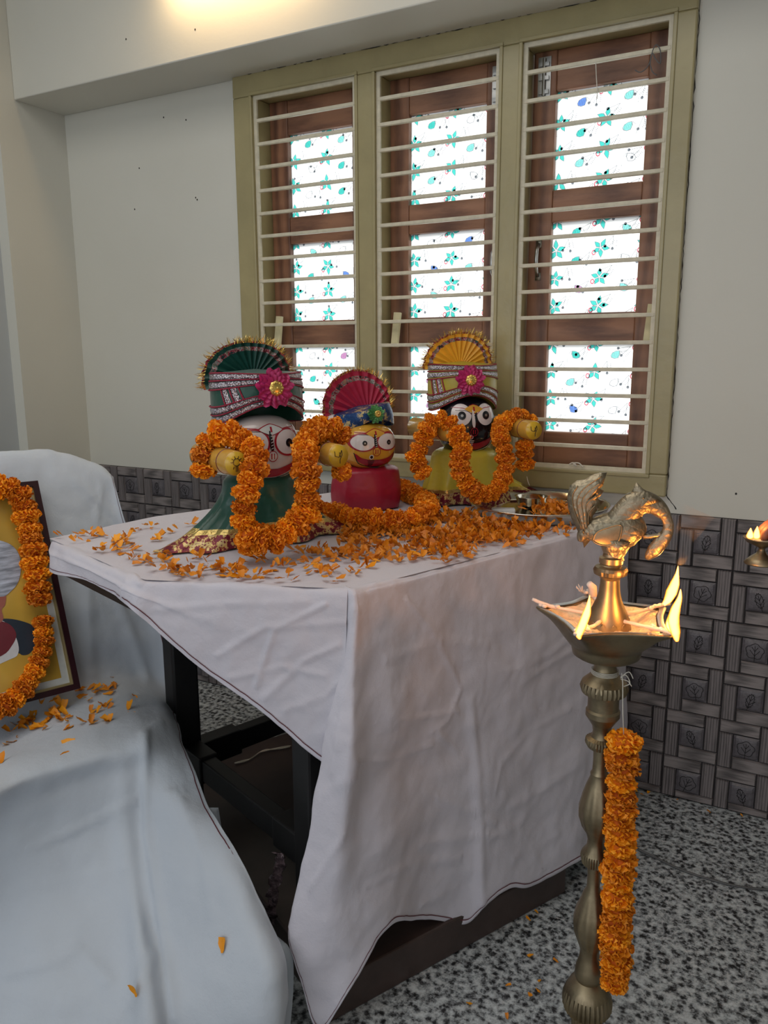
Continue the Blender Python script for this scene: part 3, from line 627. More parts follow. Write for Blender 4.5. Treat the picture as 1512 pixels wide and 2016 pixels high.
# a second layer of hem folded beside it
b = B(); A = []; 
for i, (px, py, y, wd) in enumerate([(428, 1590, 1.13, 2), (432, 1640, 1.12, 5), (431, 1660, 1.11, 3), (470, 1730, 1.07, 4), (520, 1830, 1.04, 14), (560, 1870, 1.02, 12), (566, 1935, 1.01, 12), (556, 2040, 1.0, 14)]):
    A.append([aty(px-18, py, y+.015), aty(px+wd, py, y+.03)])
A = [[cr([r[0] for r in A], t/4), cr([r[0] for r in A], t/4).lerp(cr([r[1] for r in A], t/4), .5), cr([r[1] for r in A], t/4)] for t in range(4*(len(A)-1)+1)]
b.grid(A); solid(b.obj('folded_edge', 'cloth2', CC), .0012)

# ------------------------------------------------------------------ marigolds
def marigold_mesh(seed, name):
    r = random.Random(seed); b = B(); b.ell((0, 0, 0), .70, .70, .56, 1, 14, 8); n = 150
    for i in range(n):
        z = 1-2*(i+.5)/n; a = i*2.39996; rr = math.sqrt(1-z*z); d = Vector((rr*math.cos(a), rr*math.sin(a), z*.85))+Vector((r.uniform(-.1, .1), r.uniform(-.1, .1), r.uniform(-.1, .1)))
        d.normalize(); t = d.cross(Vector((r.uniform(-1, 1), r.uniform(-1, 1), r.uniform(-1, 1)))).normalized(); s = d.cross(t)
        L = r.uniform(.86, 1.05); w = r.uniform(.15, .23); c = Vector((d.x, d.y, d.z*.82)); bend = t*r.uniform(-.12, .12)
        p0 = c*.55; p1 = c*(L*.86)+bend*.5; p2 = c*L+bend
        b.add([p0-s*w*.4, p0+s*w*.4, p1+s*w*.95+c*r.uniform(-.05, .04), p1-s*w*.95+c*r.uniform(-.05, .04), p2+s*w*.6+t*r.uniform(.0, .16), p2-s*w*.55-t*r.uniform(.0, .16)], [(0, 1, 2, 3), (3, 2, 4, 5)], 0)
    me = bpy.data.meshes.new(name); me.from_pydata([tuple(v) for v in b.v], [], b.f); me.materials.append(M['marigold']); me.materials.append(M['marigold_in'])
    me.polygons.foreach_set('material_index', b.m); me.polygons.foreach_set('use_smooth', [m == 1 for m in b.m]); me.update(); return me
MG = [marigold_mesh(i, 'marigold') for i in range(5)]
def garland(label, cat, path, rad, step, group=None, origin=None, flat=.8, pom=True, jit=.1, thread=True):
    pts = [Vector(p) for p in path]; org = Vector(origin) if origin else pts[0].copy()
    G = tag(empty('marigold_garland', org), label, cat, group)
    S = resample(pts, step)
    if thread:
        b = B(); b.tube([p-org for p in S], .0012, 5); b.obj('thread', 'string', G)
    for i, p in enumerate(S):
        d = (S[min(i+1, len(S)-1)]-S[max(i-1, 0)]).normalized()
        o = bpy.data.objects.new('flower', R.choice(MG)); COL.objects.link(o); o.parent = G
        q = d.to_track_quat('Z', 'Y'); o.rotation_mode = 'QUATERNION'
        from mathutils import Quaternion
        o.rotation_quaternion = q @ Quaternion((0, 0, 1), R.uniform(0, 6.28))
        s = rad*R.uniform(1-jit, 1+jit); o.scale = (s, s, s*flat*R.uniform(.95, 1.1)); o.location = p-org+Vector((R.uniform(-1, 1), R.uniform(-1, 1), R.uniform(-1, 1)))*rad*.08
    return G

# ------------------------------------------------------------------ deity dolls
def doll(loc, rz, label, P):
    D = tag(empty('deity_doll', loc, rz), label, 'doll', None)
    # robe
    n = 64; rows = []; H = P['bh']
    bw, bd = P['bw'], P['bd']; skirt = P['skirt']
    def robe_pt(t, a):      # t 0 top .. 1 hem ; a angle, -pi/2 = front
        cs, sn = math.cos(a), math.sin(a)
        if t < .16: k = math.sin(t/.16*PI/2); w = .35+.58*k; d = w
        else: u = (t-.16)/.84; w = .93+.07*math.sin(u*PI); d = w
        x = bw*w*cs; y = bd*d*sn; u = max(0, (t-.25)/.75)
        if skirt:
            sl = skirt[0] if cs < 0 else skirt[1]
            side = abs(cs)**1.6
            x += (sl*(u**1.7)*side)*(1 if cs > 0 else -1)
            y += -skirt[2]*(u**1.7)*side*max(0, 1)*1 + (-skirt[3])*(u**2)*(max(0, -sn)**2)
            y += .012*u*math.sin(a*9+2)*side; x += .006*u*math.sin(a*13)
        pl = (.026*u*abs(cs)**.5*math.sin(a*9+1.3+2*math.sin(a*2))+.010*u*noise.noise(Vector((cs*3, sn*3, t*2)))) if skirt else .003*math.sin(a*7)*t
        x += pl*cs; y += pl*sn
        z = H*(1-t)
        if t < .16: z = H*(1-.16*(1-math.cos(t/.16*PI/2)))
        if skirt: z = max(z, 0)*(1-.35*u*abs(cs)*(1 if u < 1 else 1))
        return Vector((x, y, max(.004, z)+.002*noise.noise(Vector((x*40, y*40, 0)))))
    nt = 30; lim = P.get('trim', 1.0)
    tt = [i/nt for i in range(nt+1)]
    G = [[robe_pt(t, 2*PI*j/n) for j in range(n)] for t in tt]
    def sub(i0, i1, name, m, off=0):
        b = B(); b.grid(G[i0:i1+1], closed=True); return b.obj(name, m, D)
    if skirt: 
        sub(0, 20, 'robe', P['robe']); sub(20, 22, 'gold_trim', 'goldtrim'); sub(22, 30, 'brocade_border', 'brocade')
        # brocade lies flat where it reaches the cloth
    else: sub(0, 30, 'robe', P['robe'])
    hy = P['hy']
    ha, hc, hb = P['ha'], P['hc'], P['hb']; hz = P['hz']; e = 2.7
    def yf(x, z):
        k = 1-abs(x/ha)**e-abs((z-hz)/hc)**e
        return hy-hb*max(k, 0)**(1/e)
    b = B(); rows = []
    for i in range(25):
        ph = -PI/2+PI*i/24; row = []
        for j in range(48):
            th = 2*PI*j/48; f = lambda v: math.copysign(abs(v)**(2/e), v)
            row.append((ha*f(math.cos(ph))*f(math.cos(th)), hy+hb*f(math.cos(ph))*f(math.sin(th)), hz+hc*f(math.sin(ph))))
        rows.append(row)
    b.grid(rows, closed=True); head = b.obj('head', P['face'], D)
    def patch(name, fn, m, off, nr=8, na=36):
        """fn(s, a) -> (x, z) for s 0..1"""
        b = B(); rows = []
        for i in range(nr+1):
            rows.append([(x, yf(x, z)-off, z) for (x, z) in (fn(i/nr, 2*PI*j/na) for j in range(na))])
        b.grid(rows, closed=True); return b.obj(name, m, head)
    def disc(name, x, z, rx, rz_, m, off, ring=False, tilt=0):
        c, s = math.cos(tilt), math.sin(tilt)
        fn = (lambda u, a: (x+(c*rx*math.cos(a)-s*rz_*math.sin(a))*(.86+.14*u if ring else u), z+(s*rx*math.cos(a)+c*rz_*math.sin(a))*(.86+.14*u if ring else u)))
        return patch(name, fn, m, off, 2 if ring else 8)
    def stroke(name, pts, wd, m, off):
        q = [cr([Vector((x, z, 0)) for x, z in pts], i/6) for i in range(6*(len(pts)-1)+1)]; b = B(); A = []; Cc = []
        for i, v in enumerate(q):
            d = (q[min(i+1, len(q)-1)]-q[max(i-1, 0)]).normalized(); nn = Vector((-d.y, d.x, 0)); ww = wd(i/(len(q)-1)) if callable(wd) else wd
            A.append([ (v+nn*ww*k).to_tuple() for k in (-1, -.33, .33, 1)])
        b.grid([[(x, yf(x, z)-off, z) for x, z, _ in r] for r in A]); return b.obj(name, m, head)
    ex, ez, er, erz = P['eye']
    for s in (-1, 1):
        disc('eye', s*ex, ez, er, erz, 'p_white', .0008, tilt=s*P.get('etilt', 0))
        disc('eye_outline', s*ex, ez, er*1.05, erz*1.05, 'p_red' if P['outline'] == 'r' else 'p_black', .0012, True, s*P.get('etilt', 0))
        disc('pupil', s*ex+P.get('px', 0), ez-.002, P['pr'], P['pr']*1.05, 'p_black', .0018)
        disc('pupil_glint', s*ex+P.get('px', 0), ez-.002, P['pr']*.35, P['pr']*.35, 'steel', .0026)
    mz = hz-hc*.58; mw = ha*.80
    stroke('mouth', [(-mw, mz+hc*.32), (-mw*.75, mz+hc*.05), (-mw*.3, mz-hc*.10), (0, mz-hc*.12), (mw*.3, mz-hc*.10), (mw*.75, mz+hc*.05), (mw, mz+hc*.32)], lambda t: .001+.0085*math.sin(PI*t)**.7, 'p_red', .0010)
    stroke('mouth_line', [(-mw*1.03, mz+hc*.36), (-mw*.8, mz-hc*.10), (-mw*.3, mz-hc*.27), (0, mz-hc*.29), (mw*.3, mz-hc*.27), (mw*.8, mz-hc*.10), (mw*1.03, mz+hc*.36)], .0009, 'p_black' if P['face'] != 'face_b' else 'p_white', .0014)
    stroke('cheek_line', [(-mw*.9, mz+hc*.2), (-mw*.6, mz+hc*.10), (-mw*.2, mz+hc*.0), (mw*.2, mz+hc*.0), (mw*.6, mz+hc*.10), (mw*.9, mz+hc*.2)], .0007, 'p_red', .0012)
    # nose and tilak
    nz = hz-hc*.18
    disc('nose', 0, nz, .009, .010, P['face'], .002); disc('nose_ring', 0, nz, .011, .012, 'p_red', .0022, True)
    stroke('nose_mark', [(-.003, nz+.006), (-.003, nz-.006)], .0014, 'p_red', .0026); stroke('nose_mark', [(.003, nz+.006), (.003, nz-.006)], .0011, 'p_red', .0026)
    stroke('tilak', [(0, nz+.010), (-.002, nz+hc*.35), (-.004, nz+hc*.75)], lambda t: .0012+.0035*math.sin(PI*min(1, t*1.05)), 'p_black' if P['face'] != 'face_b' else 'p_white', .0016)
    for k in range(6): stroke('tilak_stripe', [(-.0035, nz+hc*(.22+.09*k)), (.0015, nz+hc*(.25+.09*k))], .0007, 'p_white', .0030)
    disc('stud', P['stud'], nz-.014, .0062, .0062, 'p_white', .0016); disc('stud_ring', P['stud'], nz-.014, .0040, .0040, 'p_red' if P['face'] == 'face_b' else 'p_black', .0022)
    for k in range(4): stroke('stud_stripe', [(P['stud']-.009+k*.0012, nz-.024-.0045*k), (P['stud']+.009-k*.0012, nz-.024-.0045*k)], .0010, 'p_white' if P['face'] == 'face_b' else 'p_black', .0024)
    n0 = hz+hc*.60
    def dia(k): return lambda u, a: (k*u*.026*math.copysign(abs(math.cos(a))**1.6, math.cos(a)), n0+k*u*.011*math.copysign(abs(math.sin(a))**1.6, math.sin(a)))
    patch('forehead_mark_border', dia(1.15), 'p_red', .0007, 5, 32); patch('forehead_mark', dia(1.0), 'face_y' if P['face'] != 'face_w' else 'mount', .0013, 5, 32)
    stroke('forehead_dot', [(0, n0+.006), (0, n0-.005)], .0022, 'p_red', .0020)
    for s in (-1, 1): stroke('brow_line', [(s*ha*.1, hz+hc*.42), (s*ha*.35, hz+hc*.62), (s*ha*.75, hz+hc*.66)], .0008, 'p_red', .0012)
    stroke('brow_line', [(-ha*.08, hz+hc*.42), (-ha*.28, hz+hc*.54), (-ha*.65, hz+hc*.56)], .0006, 'p_black', .0012)
    b = B(); b.lathe([(ha*.55, -.02), (ha*.60, -.008), (ha*.62, .004), (ha*.55, .014)], 32, (0, hy*.5, hz-hc)); nk = b.obj('neck_collar', 'brownboard', D)
    # arms
    for s in P['arms']:
        az = P['az']; al = P['al']; ax = P['ax']+(.012 if s < 0 else -.012); r = P['ar']
        b = B(); b.tube([(s*ha*.7, .0, az-.005), (s*(ax-.02), .0, az), (s*(ax+.008), .0, az), (s*(ax+.016), .0, az)], [r*.95, r*1.0, r*.95, r*.55], 24)
        up = b.obj('upper_arm', 'p_white', D)
        b = B(); b.tube([(s*ax, r*.9, az), (s*ax, r*.5, az), (s*ax, -al*.5, az), (s*ax, -al+.004, az), (s*ax, -al, az)], [r*.75, r*1.02, r*.97, r*.93, r*.86], 28); fo = b.obj('forearm', 'arm', D); sp_ = P['splay'][0 if s < 0 else 1]; fo.matrix_local = Matrix.Translation((s*ax, 0, 0)) @ Matrix.Rotation(sp_, 4, 'Z') @ Matrix.Translation((-s*ax, 0, 0))
        for k in (.30, .52, .76):
            b = B(); rr = r*(1.02-.08*k); b.tube([(s*ax, -al*k-.0012, az), (s*ax, -al*k+.0012, az)], rr+.0007, 28); b.obj('painted_ring', 'armring', fo)
        b = B(); b.tube([(s*ax, -al+.001, az), (s*ax, -al-.0008, az)], r*.87, 28); b.obj('arm_end', 'armcap', fo)
        b = B()
        def ln(p, q): 
            p = Vector((s*ax+p[0]*r, -al-.0016, az+p[1]*r)); q = Vector((s*ax+q[0]*r, -al-.0016, az+q[1]*r)); b.bar(p, q, .0012, .0008, up=(0, 1, 0))
        if s < 0:
            for k in range(10): a = PI*2*k/10; ln((.28*math.cos(a), .28*math.sin(a)+.1), (.28*math.cos(a+.63), .28*math.sin(a+.63)+.1))
            for k in (0, .6, 1.2, 1.9, 2.5, 3.14): ln((.28*math.cos(k), .28*math.sin(k)+.1), (.48*math.cos(k), .48*math.sin(k)+.1))
            ln((-.06, -.2), (-.06, -.6)); ln((.06, -.2), (.06, -.6)); ln((-.2, -.2), (-.28, -.4)); ln((.2, -.2), (.28, -.4))
        else:
            for p, q in (((-.4, .4), (-.35, 0)), ((-.35, 0), (0, -.1)), ((0, -.1), (.25, .45)), ((.25, .45), (.3, .1)), ((.3, .1), (.1, -.3)), ((.1, -.3), (.1, -.6)), ((.05, .3), (.15, -.1))): ln(p, q)
        b.obj('arm_emblem', 'p_black', fo, False)
    return D
def turban(D, c, rx, ry, z0, z1, tilt, arch, capm, ribbons, ros, rosm, fan, head_a):
    """cap band with ribbons, rosette and pleated fan; built in the doll's frame about c"""
    Tm = Matrix.Translation(Vector(c)) @ Matrix.Rotation(tilt[0], 4, 'Y') @ Matrix.Rotation(tilt[1], 4, 'X')
    def S(a, v, off=0):          # a: 0 = front, positive to the viewer's right ; v 0 bottom..1 top
        fr = max(0, math.cos(a))
        lo = z0+arch*fr**2.2; hi = z1-.014*fr**2*(1 if arch > .01 else 0)+.004*math.cos(2*a)
        z = lo+(hi-lo)*v; w = 1+.05*math.sin(v*PI)
        return Tm @ Vector(((rx*w+off)*math.sin(a), -(ry*w+off)*math.cos(a), z))
    b = B(); n = 72; b.grid([[S(2*PI*j/n, i/10) for j in range(n)] for i in range(11)], closed=True)
    b.grid([[S(2*PI*j/n, 1).lerp(Tm @ Vector((0, 0, z1+.004)), k/4) for j in range(n)] for k in range(5)], closed=True)
    cap = b.obj('turban', capm, D)
    def band(path, hw, m, off, name='ribbon'):
        q = [cr([Vector((a, v, 0)) for a, v in path], i/8) for i in range(8*(len(path)-1)+1)]; A = []
        for i, v in enumerate(q):
            d = (q[min(i+1, len(q)-1)]-q[max(i-1, 0)]); d = Vector((d.x*rx, d.y*(z1-z0), 0)).normalized(); nn = Vector((-d.y/rx, d.x/(z1-z0), 0))
            A.append([S(v.x+nn.x*hw*k, v.y+nn.y*hw*k, off*(1-.5*abs(k))) for k in (-1, -.6, 0, .6, 1)])
        b = B(); b.grid(A); return solid(b.obj(name, m, cap), .0008)
    if ribbons == 'silver':
        w = .0062; AA = [-PI*1.0+i*PI/6 for i in range(13)]
        H = z1-z0
        for k, v0 in enumerate((.93, .76)):
            band([(a, v0) for a in AA], w, 'sparkle', .0028); 
        for v0 in (1.0, .845, .67): band([(a, v0) for a in AA], .0016, 'redtrim', .0042, 'beaded_trim')
        for k, v0 in enumerate((.26, .08)):
            band([(a, v0+(.02*math.sin(a*2))) for a in AA], w, 'sparkle', .0028)
        for v0 in (.0, .17, .34): band([(a, v0+(.02*math.sin(a*2))) for a in AA], .0016, 'redtrim', .0042, 'beaded_trim')
        for k, a0 in enumerate((-1.02, -.80) if head_a > 0 else (-1.2, -1.0)):
            band([(a0-.05, .66), (a0, .50), (a0+.06, .30)], w*.95, 'sparkle', .0024); band([(a0+.08, .66), (a0+.13, .50), (a0+.19, .30)], .0015, 'redtrim', .0034, 'beaded_trim')
        band([(a0-.36, .66), (a0-.31, .50), (a0-.25, .30)], .0015, 'redtrim', .0034, 'beaded_trim')
    # rosette
    a0, v0, rr = ros; P0 = S(a0, v0, .004); nrm = (S(a0, v0, .02)-S(a0, v0, 0)).normalized(); ux = (S(a0+.1, v0)-S(a0-.1, v0)).normalized(); uz = nrm.cross(ux)*-1
    uz = ux.cross(nrm)*-1
    b = B()
    rnd = random.Random(3)
    for layer, (r1, h) in enumerate(((1.0, .003), (.85, .008), (.66, .012))):
        rows = []
        for i in range(5):
            row = []
            for j in range(60):
                a = 2*PI*j/60; q = i/4*r1*rr*(1+.10*math.sin(a*11+layer)*(i/4)+.04*math.sin(a*5+layer*2)); hh = h+.0035*math.sin(a*15+layer*1.7)*(i/4)+.003*(i/4)
                row.append(P0+ux*q*math.cos(a)+uz*q*math.sin(a)+nrm*hh)
            rows.append(row)
        b.grid(rows, closed=True)
    rs = b.obj('rosette', rosm, cap)
    b = B(); cc = P0+nrm*.015
    rows = [[cc+(ux*math.cos(2*PI*j/24)+uz*math.sin(2*PI*j/24))*rr*.40*math.cos(i*PI/10)*(1+.06*math.cos(j*PI/24*16))+nrm*.006*math.sin(i*PI/10) for j in range(24)] for i in range(6)]
    b.grid(rows, closed=True)
    for k in range(12):
        a = k*PI/6; b.ell(cc+(ux*math.cos(a)+uz*math.sin(a))*rr*.28+nrm*.004, .0022, .0022, .0022, 0, 8, 5)
    b.ell(cc+nrm*.006, .003, .003, .003, 0, 8, 5); b.obj('rosette_center', 'gold', rs)
    # fan
    fc, fr, a_lo, a_hi, fm, ft, sq = fan; np_ = 15
    FM = Tm @ Matrix.Translation(Vector(fc)) @ Matrix.Rotation(ft[0], 4, 'Z') @ Matrix.Rotation(ft[1], 4, 'X') @ Matrix.Rotation(ft[2], 4, 'Y')
    def FP(a, r, k):
        R0 = fr(a); z = (1 if k % 2 else -1)*.0062*r; curl = -.012*r*r+.035*sq*math.cos(a)**2*r*r
        return FM @ Vector((R0*r*math.cos(a), z+curl+.004, R0*r*math.sin(a)))
    def seg(r0, r1, name, m, nrr=4):
        b = B(); b.grid([[FP(a_lo+(a_hi-a_lo)*k/(2*np_), r0+(r1-r0)*i/nrr, k) for k in range(2*np_+1)] for i in range(nrr+1)]); return solid(b.obj(name, m, cap, False), .0008)
    f1 = seg(.10, .74, 'pleated_fan', fm); seg(.74, .84, 'fan_border', 'lace'); seg(.84, .93, 'fan_edge', fm); seg(.93, .97, 'fan_rim', 'redtrim', 1)
    b = B()
    rnd = random.Random(11)
    for k in range(230):
        t = rnd.random(); a = a_lo+(a_hi-a_lo)*t; p = FP(a, .93, 0); q = FP(a, 1, 0); d = (q-p).normalized(); d = (d+Vector((rnd.gauss(0, .33), rnd.gauss(0, .33), rnd.gauss(0, .33)))).normalized()
        L = rnd.uniform(.010, .022)*(1.25 if t > .75 else 1); s = d.cross(Vector((rnd.random(), rnd.random(), rnd.random()))).normalized()*.0006
        m_ = p+d*L*.55; e_ = p+d*L+Vector((rnd.gauss(0, .002), rnd.gauss(0, .002), rnd.gauss(0, .002)))
        b.add([p-s, p+s, m_+s*1.3, m_-s*1.3, e_], [(0, 1, 2, 3), (3, 2, 4)])
    b.obj('tinsel_fringe', 'gold', cap, False)
    return cap
def face_dir(deg): return math.radians(deg+90)
def at_table(px, py): q = atz(px, py, TZ+.002); return (q.x, q.y, TZ+.002)
# green doll
g = doll(at_table(517, 1062), face_dir(-31), 'large doll with white face, green robe and green pleated turban, nearest the camera',
    dict(bh=.158, bw=.092, bd=.066, skirt=(.15, .13, .02, .012), robe='green', ha=.078, hc=.072, hb=.062, hy=-.012, hz=.209, face='face_w', eye=(.037, .225, .031, .029), outline='r', pr=.0085, px=.003, stud=-.038, arms=(-1, 1), az=.199, al=.165, ax=.114, ar=.0265, splay=(.07, .05)))
turban(g, (.006, .004, .012), .097, .088, .250, .362, (.0, -.05), .040, 'green', 'silver', (.0, .52, .040), 'pink', ((0.0, .012, .342), lambda a: .104-.018*abs(math.sin(a))**2+.010*max(0, -math.cos(a)), -.12, PI+.18, 'fan_g', (0, .06, .0), 1), 1)
# red doll
r_ = doll(at_table(722, 1000), face_dir(-38), 'small doll with yellow face, crimson robe and red fan turban, middle of the three',
    dict(bh=.120, bw=.098, bd=.070, skirt=None, robe='crimson', ha=.070, hc=.060, hb=.058, hy=-.012, hz=.172, face='face_y', eye=(.034, .186, .033, .023), outline='r', pr=.0062, px=.002, stud=-.014, arms=(), az=.19, al=.1, ax=.11, ar=.026))
b = B(); b.tube([(-.06, .02, .225), (-.085, .03, .228), (-.098, .03, .228)], [.026, .026, .020], 20); b.obj('ear', 'p_white', r_)
b = B(); b.tube([(-.06, .0, .150), (-.078, -.01, .140)], [.018, .011], 16); b.obj('side_knob', 'p_white', r_)
turban(r_, (.046, .012, .008), .085, .078, .198, .268, (-.20, -.10), .030, 'bluegold', None, (.10, .55, .023), 'greenros', ((.026, .0, .240), lambda a: .094+.050*math.cos(a-2.25), -.05, PI+.15, 'fan_r', (0, .0, -.12), 0), 1)
# yellow doll
y_ = doll(at_table(912, 988), face_dir(-47), 'tall doll with black face, yellow robe and yellow pleated turban, furthest right',
    dict(bh=.158, bw=.100, bd=.075, skirt=(.02, .19, -.0, .0), robe='yellow', ha=.076, hc=.078, hb=.064, hy=-.010, hz=.218, face='face_b', eye=(.034, .250, .029, .032), outline='b', pr=.0105, px=.0, stud=-.008, arms=(-1, 1), az=.214, al=.180, ax=.122, ar=.0265, splay=(.24, .08)))
turban(y_, (0, .014, .0), .092, .084, .258, .386, (.0, -.03), .040, 'yellow_cap', 'silver', (-.12, .52, .038), 'pink', ((.0, .012, .372), lambda a: .100+.006*abs(math.cos(a)), -.10, PI+.05, 'fan_y', (0, .10, .0), 1), -1)

# garlands worn by the dolls and others
def zp(lst, k, ox, oy, dep):
    out = []
    for i, q in enumerate(lst):
        d = q[2] if len(q) > 2 else dep
        out.append(atd(ox+q[0]/k, oy+q[1]/k, d))
    return out
gp = zp([(175, 1195, 1.58), (175, 1070, 1.585), (215, 950, 1.59), (290, 895, 1.59), (400, 910, 1.585), (490, 945, 1.575), (575, 1020, 1.555), (610, 1120, 1.53), (595, 1220, 1.51), (555, 1300, 1.495), (520, 1400, 1.485), (500, 1500, 1.49), (490, 1600, 1.49), (510, 1690, 1.49), (585, 1755, 1.495), (690, 1765, 1.505), (800, 1745, 1.52), (900, 1670, 1.53), (990, 1590, 1.545), (1030, 1490, 1.55), (1030, 1370, 1.55), (1025, 1250, 1.55), (1015, 1140, 1.555), (1010, 1040, 1.60), (1035, 940, 1.65), (1105, 865, 1.69), (1190, 845, 1.71), (1280, 875, 1.72), (1340, 975, 1.72)], 4.2, 360, 640, 1.5)
garland('orange marigold garland looped over both arms of the green robed doll', 'garland', gp, .0290, .0270, jit=.14)
fl = tag(bpy.data.objects.new('marigold', MG[1]), 'single orange marigold hanging below the right arm of the green robed doll', 'flower'); COL.objects.link(fl); fl.scale = (.0235,)*3; fl.location = atd(673, 928, 1.655); fl.rotation_euler = (1, .4, .2)
tail = zp([(555, 1770, 1.515), (540, 1850, 1.52)], 4.2, 360, 640, 1.5); garland('short marigold tail end resting on the hem before the green doll', 'garland', tail, .022, .018)
rp = [atz(x, y, TZ+.028) for x, y in [(628, 1003), (655, 1010), (685, 1018), (720, 1024), (755, 1026), (790, 1026), (822, 1018), (845, 1003), (838, 987), (815, 974), (793, 964)]]
garland('orange marigold garland lying in a ring on the table around the crimson robe', 'garland', rp, .0285, .0270, jit=.14)
yk = 3.024
yp = zp([(705, 945, 1.98), (675, 900, 1.985), (655, 855, 1.99), (680, 790, 1.99), (715, 710, 1.99), (755, 640, 1.99), (808, 614, 1.99), (862, 648, 1.985), (908, 712, 1.975), (935, 785, 1.96), (920, 850, 1.93), (930, 930, 1.935), (960, 1000, 1.94), (1010, 1055, 1.95), (1080, 1070, 1.965), (1150, 1030, 1.985), (1190, 950, 2.0), (1195, 870, 2.01), (1185, 800, 2.015), (1160, 720, 2.03), (1175, 655, 2.08), (1235, 608, 2.11), (1300, 612, 2.13), (1345, 650, 2.14)], yk, 600, 620, 1.95)
garland('orange marigold garland looped over both arms of the yellow robed doll', 'garland', yp, .0265, .0235, jit=.12)
garland('short marigold strand hanging from the right arm of the yellow robed doll', 'garland', zp([(1310, 775, 2.085), (1313, 850, 2.085), (1315, 925, 2.085)], yk, 600, 620, 2.0), .0265, .023)
b = B(); P = [atd(1037, 938, 2.085), atd(1040, 950, 2.085), atd(1043, 956, 2.085)]; b.tube(P, .0009, 5); tag(b.obj('thread_end', 'string'), 'loose thread end below the short marigold strand on the yellow doll', 'string')

# ------------------------------------------------------------------ thali plate
PC = Vector((-.595, 1.955, TZ+.004))
TH = tag(empty('plate', PC), 'round steel offering plate at the right end of the table', 'plate')
b = B(); b.lathe([(.001, .003), (.155, .003), (.166, .010), (.172, .028), (.178, .030), (.180, .028), (.176, .024), (.168, .004), (.150, .0), (.001, .0)], 64); b.obj('plate_body', 'silver', TH)
BW = tag(empty('small_bowl', PC+V((-.035, .045, .004))), 'small steel bowl standing on the offering plate', 'bowl')
b = B(); b.lathe([(.001, .001), (.022, .001), (.036, .012), (.042, .030), (.044, .031), (.040, .030), (.033, .014), (.020, .005), (.001, .004)], 32); b.obj('bowl_body', 'silver', BW)
b = B(); b.lathe([(.001, .020), (.034, .018)], 20); b.obj('red_powder', 'armring', BW)
b = B(); b.box((-.03, -.014, 0), (.03, .014, .012)); o = tag(bevel(b.obj('packet', 'paper', None, False)), 'small white packet lying on the offering plate', 'packet'); o.location = PC+V((-.075, -.06, .004)); o.rotation_euler = (0, 0, .4)

# ------------------------------------------------------------------ loose petals
def petal_mesh(seed):
    r = random.Random(seed); P = []; L = r.uniform(.9, 1.2); W = r.uniform(.20, .38); cv = r.uniform(.2, .5); up = r.uniform(.1, .5)
    for i in range(6):
        t = i/5; w = W*(.25+.75*math.sin(min(1, t*1.1)*PI*.62)); row = []
        for k in (-1, -.35, .35, 1): row.append((t*L, k*w, cv*(abs(k)**1.6)*w+up*t*t+.05*math.sin(t*9+k*3)))
        P.append(row)
    b = B(); b.grid(P, 0)
    me = bpy.data.meshes.new('petal'); me.from_pydata([tuple(v) for v in b.v], [], b.f); me.materials.append(M['petal']); me.polygons.foreach_set('use_smooth', [True]*len(me.polygons)); me.update(); return me
PM = [petal_mesh(i) for i in range(8)]
def clump(lst, zf):
    out = []
    for cx_, cy_, sx, sy, n in lst:
        for i in range(n):
            x = cx_+R.gauss(0, 1)*sx; y = cy_+R.gauss(0, 1)*sy
            out.append((x, y))
    return out
ind = [(175, 1055, 9, 6, 11), (150, 1065, 4, 4, 2), (118, 1058, 3, 2, 2), (205, 1055, 6, 4, 4), (200, 1083, 7, 3, 5), (218, 1085, 4, 4, 4), (240, 1070, 8, 9, 12), (250, 1080, 8, 8, 12), (218, 1062, 6, 4, 4), (268, 1048, 5, 4, 4), (297, 1040, 4, 3, 4), (310, 1063, 7, 5, 6), (350, 1046, 5, 3, 3), (376, 1032, 6, 2, 4), (262, 1105, 6, 4, 4),
       (285, 1104, 12, 5, 12), (320, 1100, 12, 6, 12), (345, 1120, 14, 6, 20), (365, 1128, 8, 5, 7), (395, 1138, 6, 4, 5), (245, 1128, 6, 3, 2), (430, 1120, 14, 6, 16), (460, 1128, 14, 7, 18), (470, 1142, 10, 3, 6), (395, 1100, 10, 4, 6), (510, 1108, 12, 5, 8), (520, 1132, 12, 6, 9), (550, 1115, 12, 6, 12), (560, 1140, 8, 4, 4), (590, 1085, 10, 5, 8), (600, 1115, 12, 7, 10), (640, 1125, 12, 8, 12), (655, 1138, 8, 5, 5), (700, 1130, 10, 5, 5), (720, 1120, 8, 4, 5), (740, 1100, 12, 5, 10), (780, 1105, 14, 5, 12), (820, 1095, 12, 5, 9), (880, 1105, 9, 5, 7), (860, 1095, 8, 5, 5)]
allp = clump(ind, TZ); R.shuffle(allp); pts = allp[:165]; EXTRA = allp[165:]
LBL = [(0, 330, 'loose orange marigold petal on the left end of the table cloth'), (330, 560, 'loose orange marigold petal on the cloth in front of the green doll'), (560, 2000, 'loose orange marigold petal on the cloth near the table corner')]
def put_petal(P, s, label, group, tilt=.5):
    o = bpy.data.objects.new('petal', R.choice(PM)); COL.objects.link(o); o.scale = (s, s, s); o.location = P; o.rotation_euler = (R.uniform(-tilt, tilt), R.uniform(-tilt, tilt*.6), R.uniform(0, 6.28)); tag(o, label, 'petal', group); return o
for x, y in pts:
    P = atz(x, y, TZ+.004)
    if not inside(P.x, P.y): continue
    lb = [l for a, c, l in LBL if a <= x < c][0]
    put_petal(P+V((0, 0, R.uniform(.0, .007))), R.uniform(.014, .022), lb, lb.replace('loose orange marigold petal', 'loose petals'))
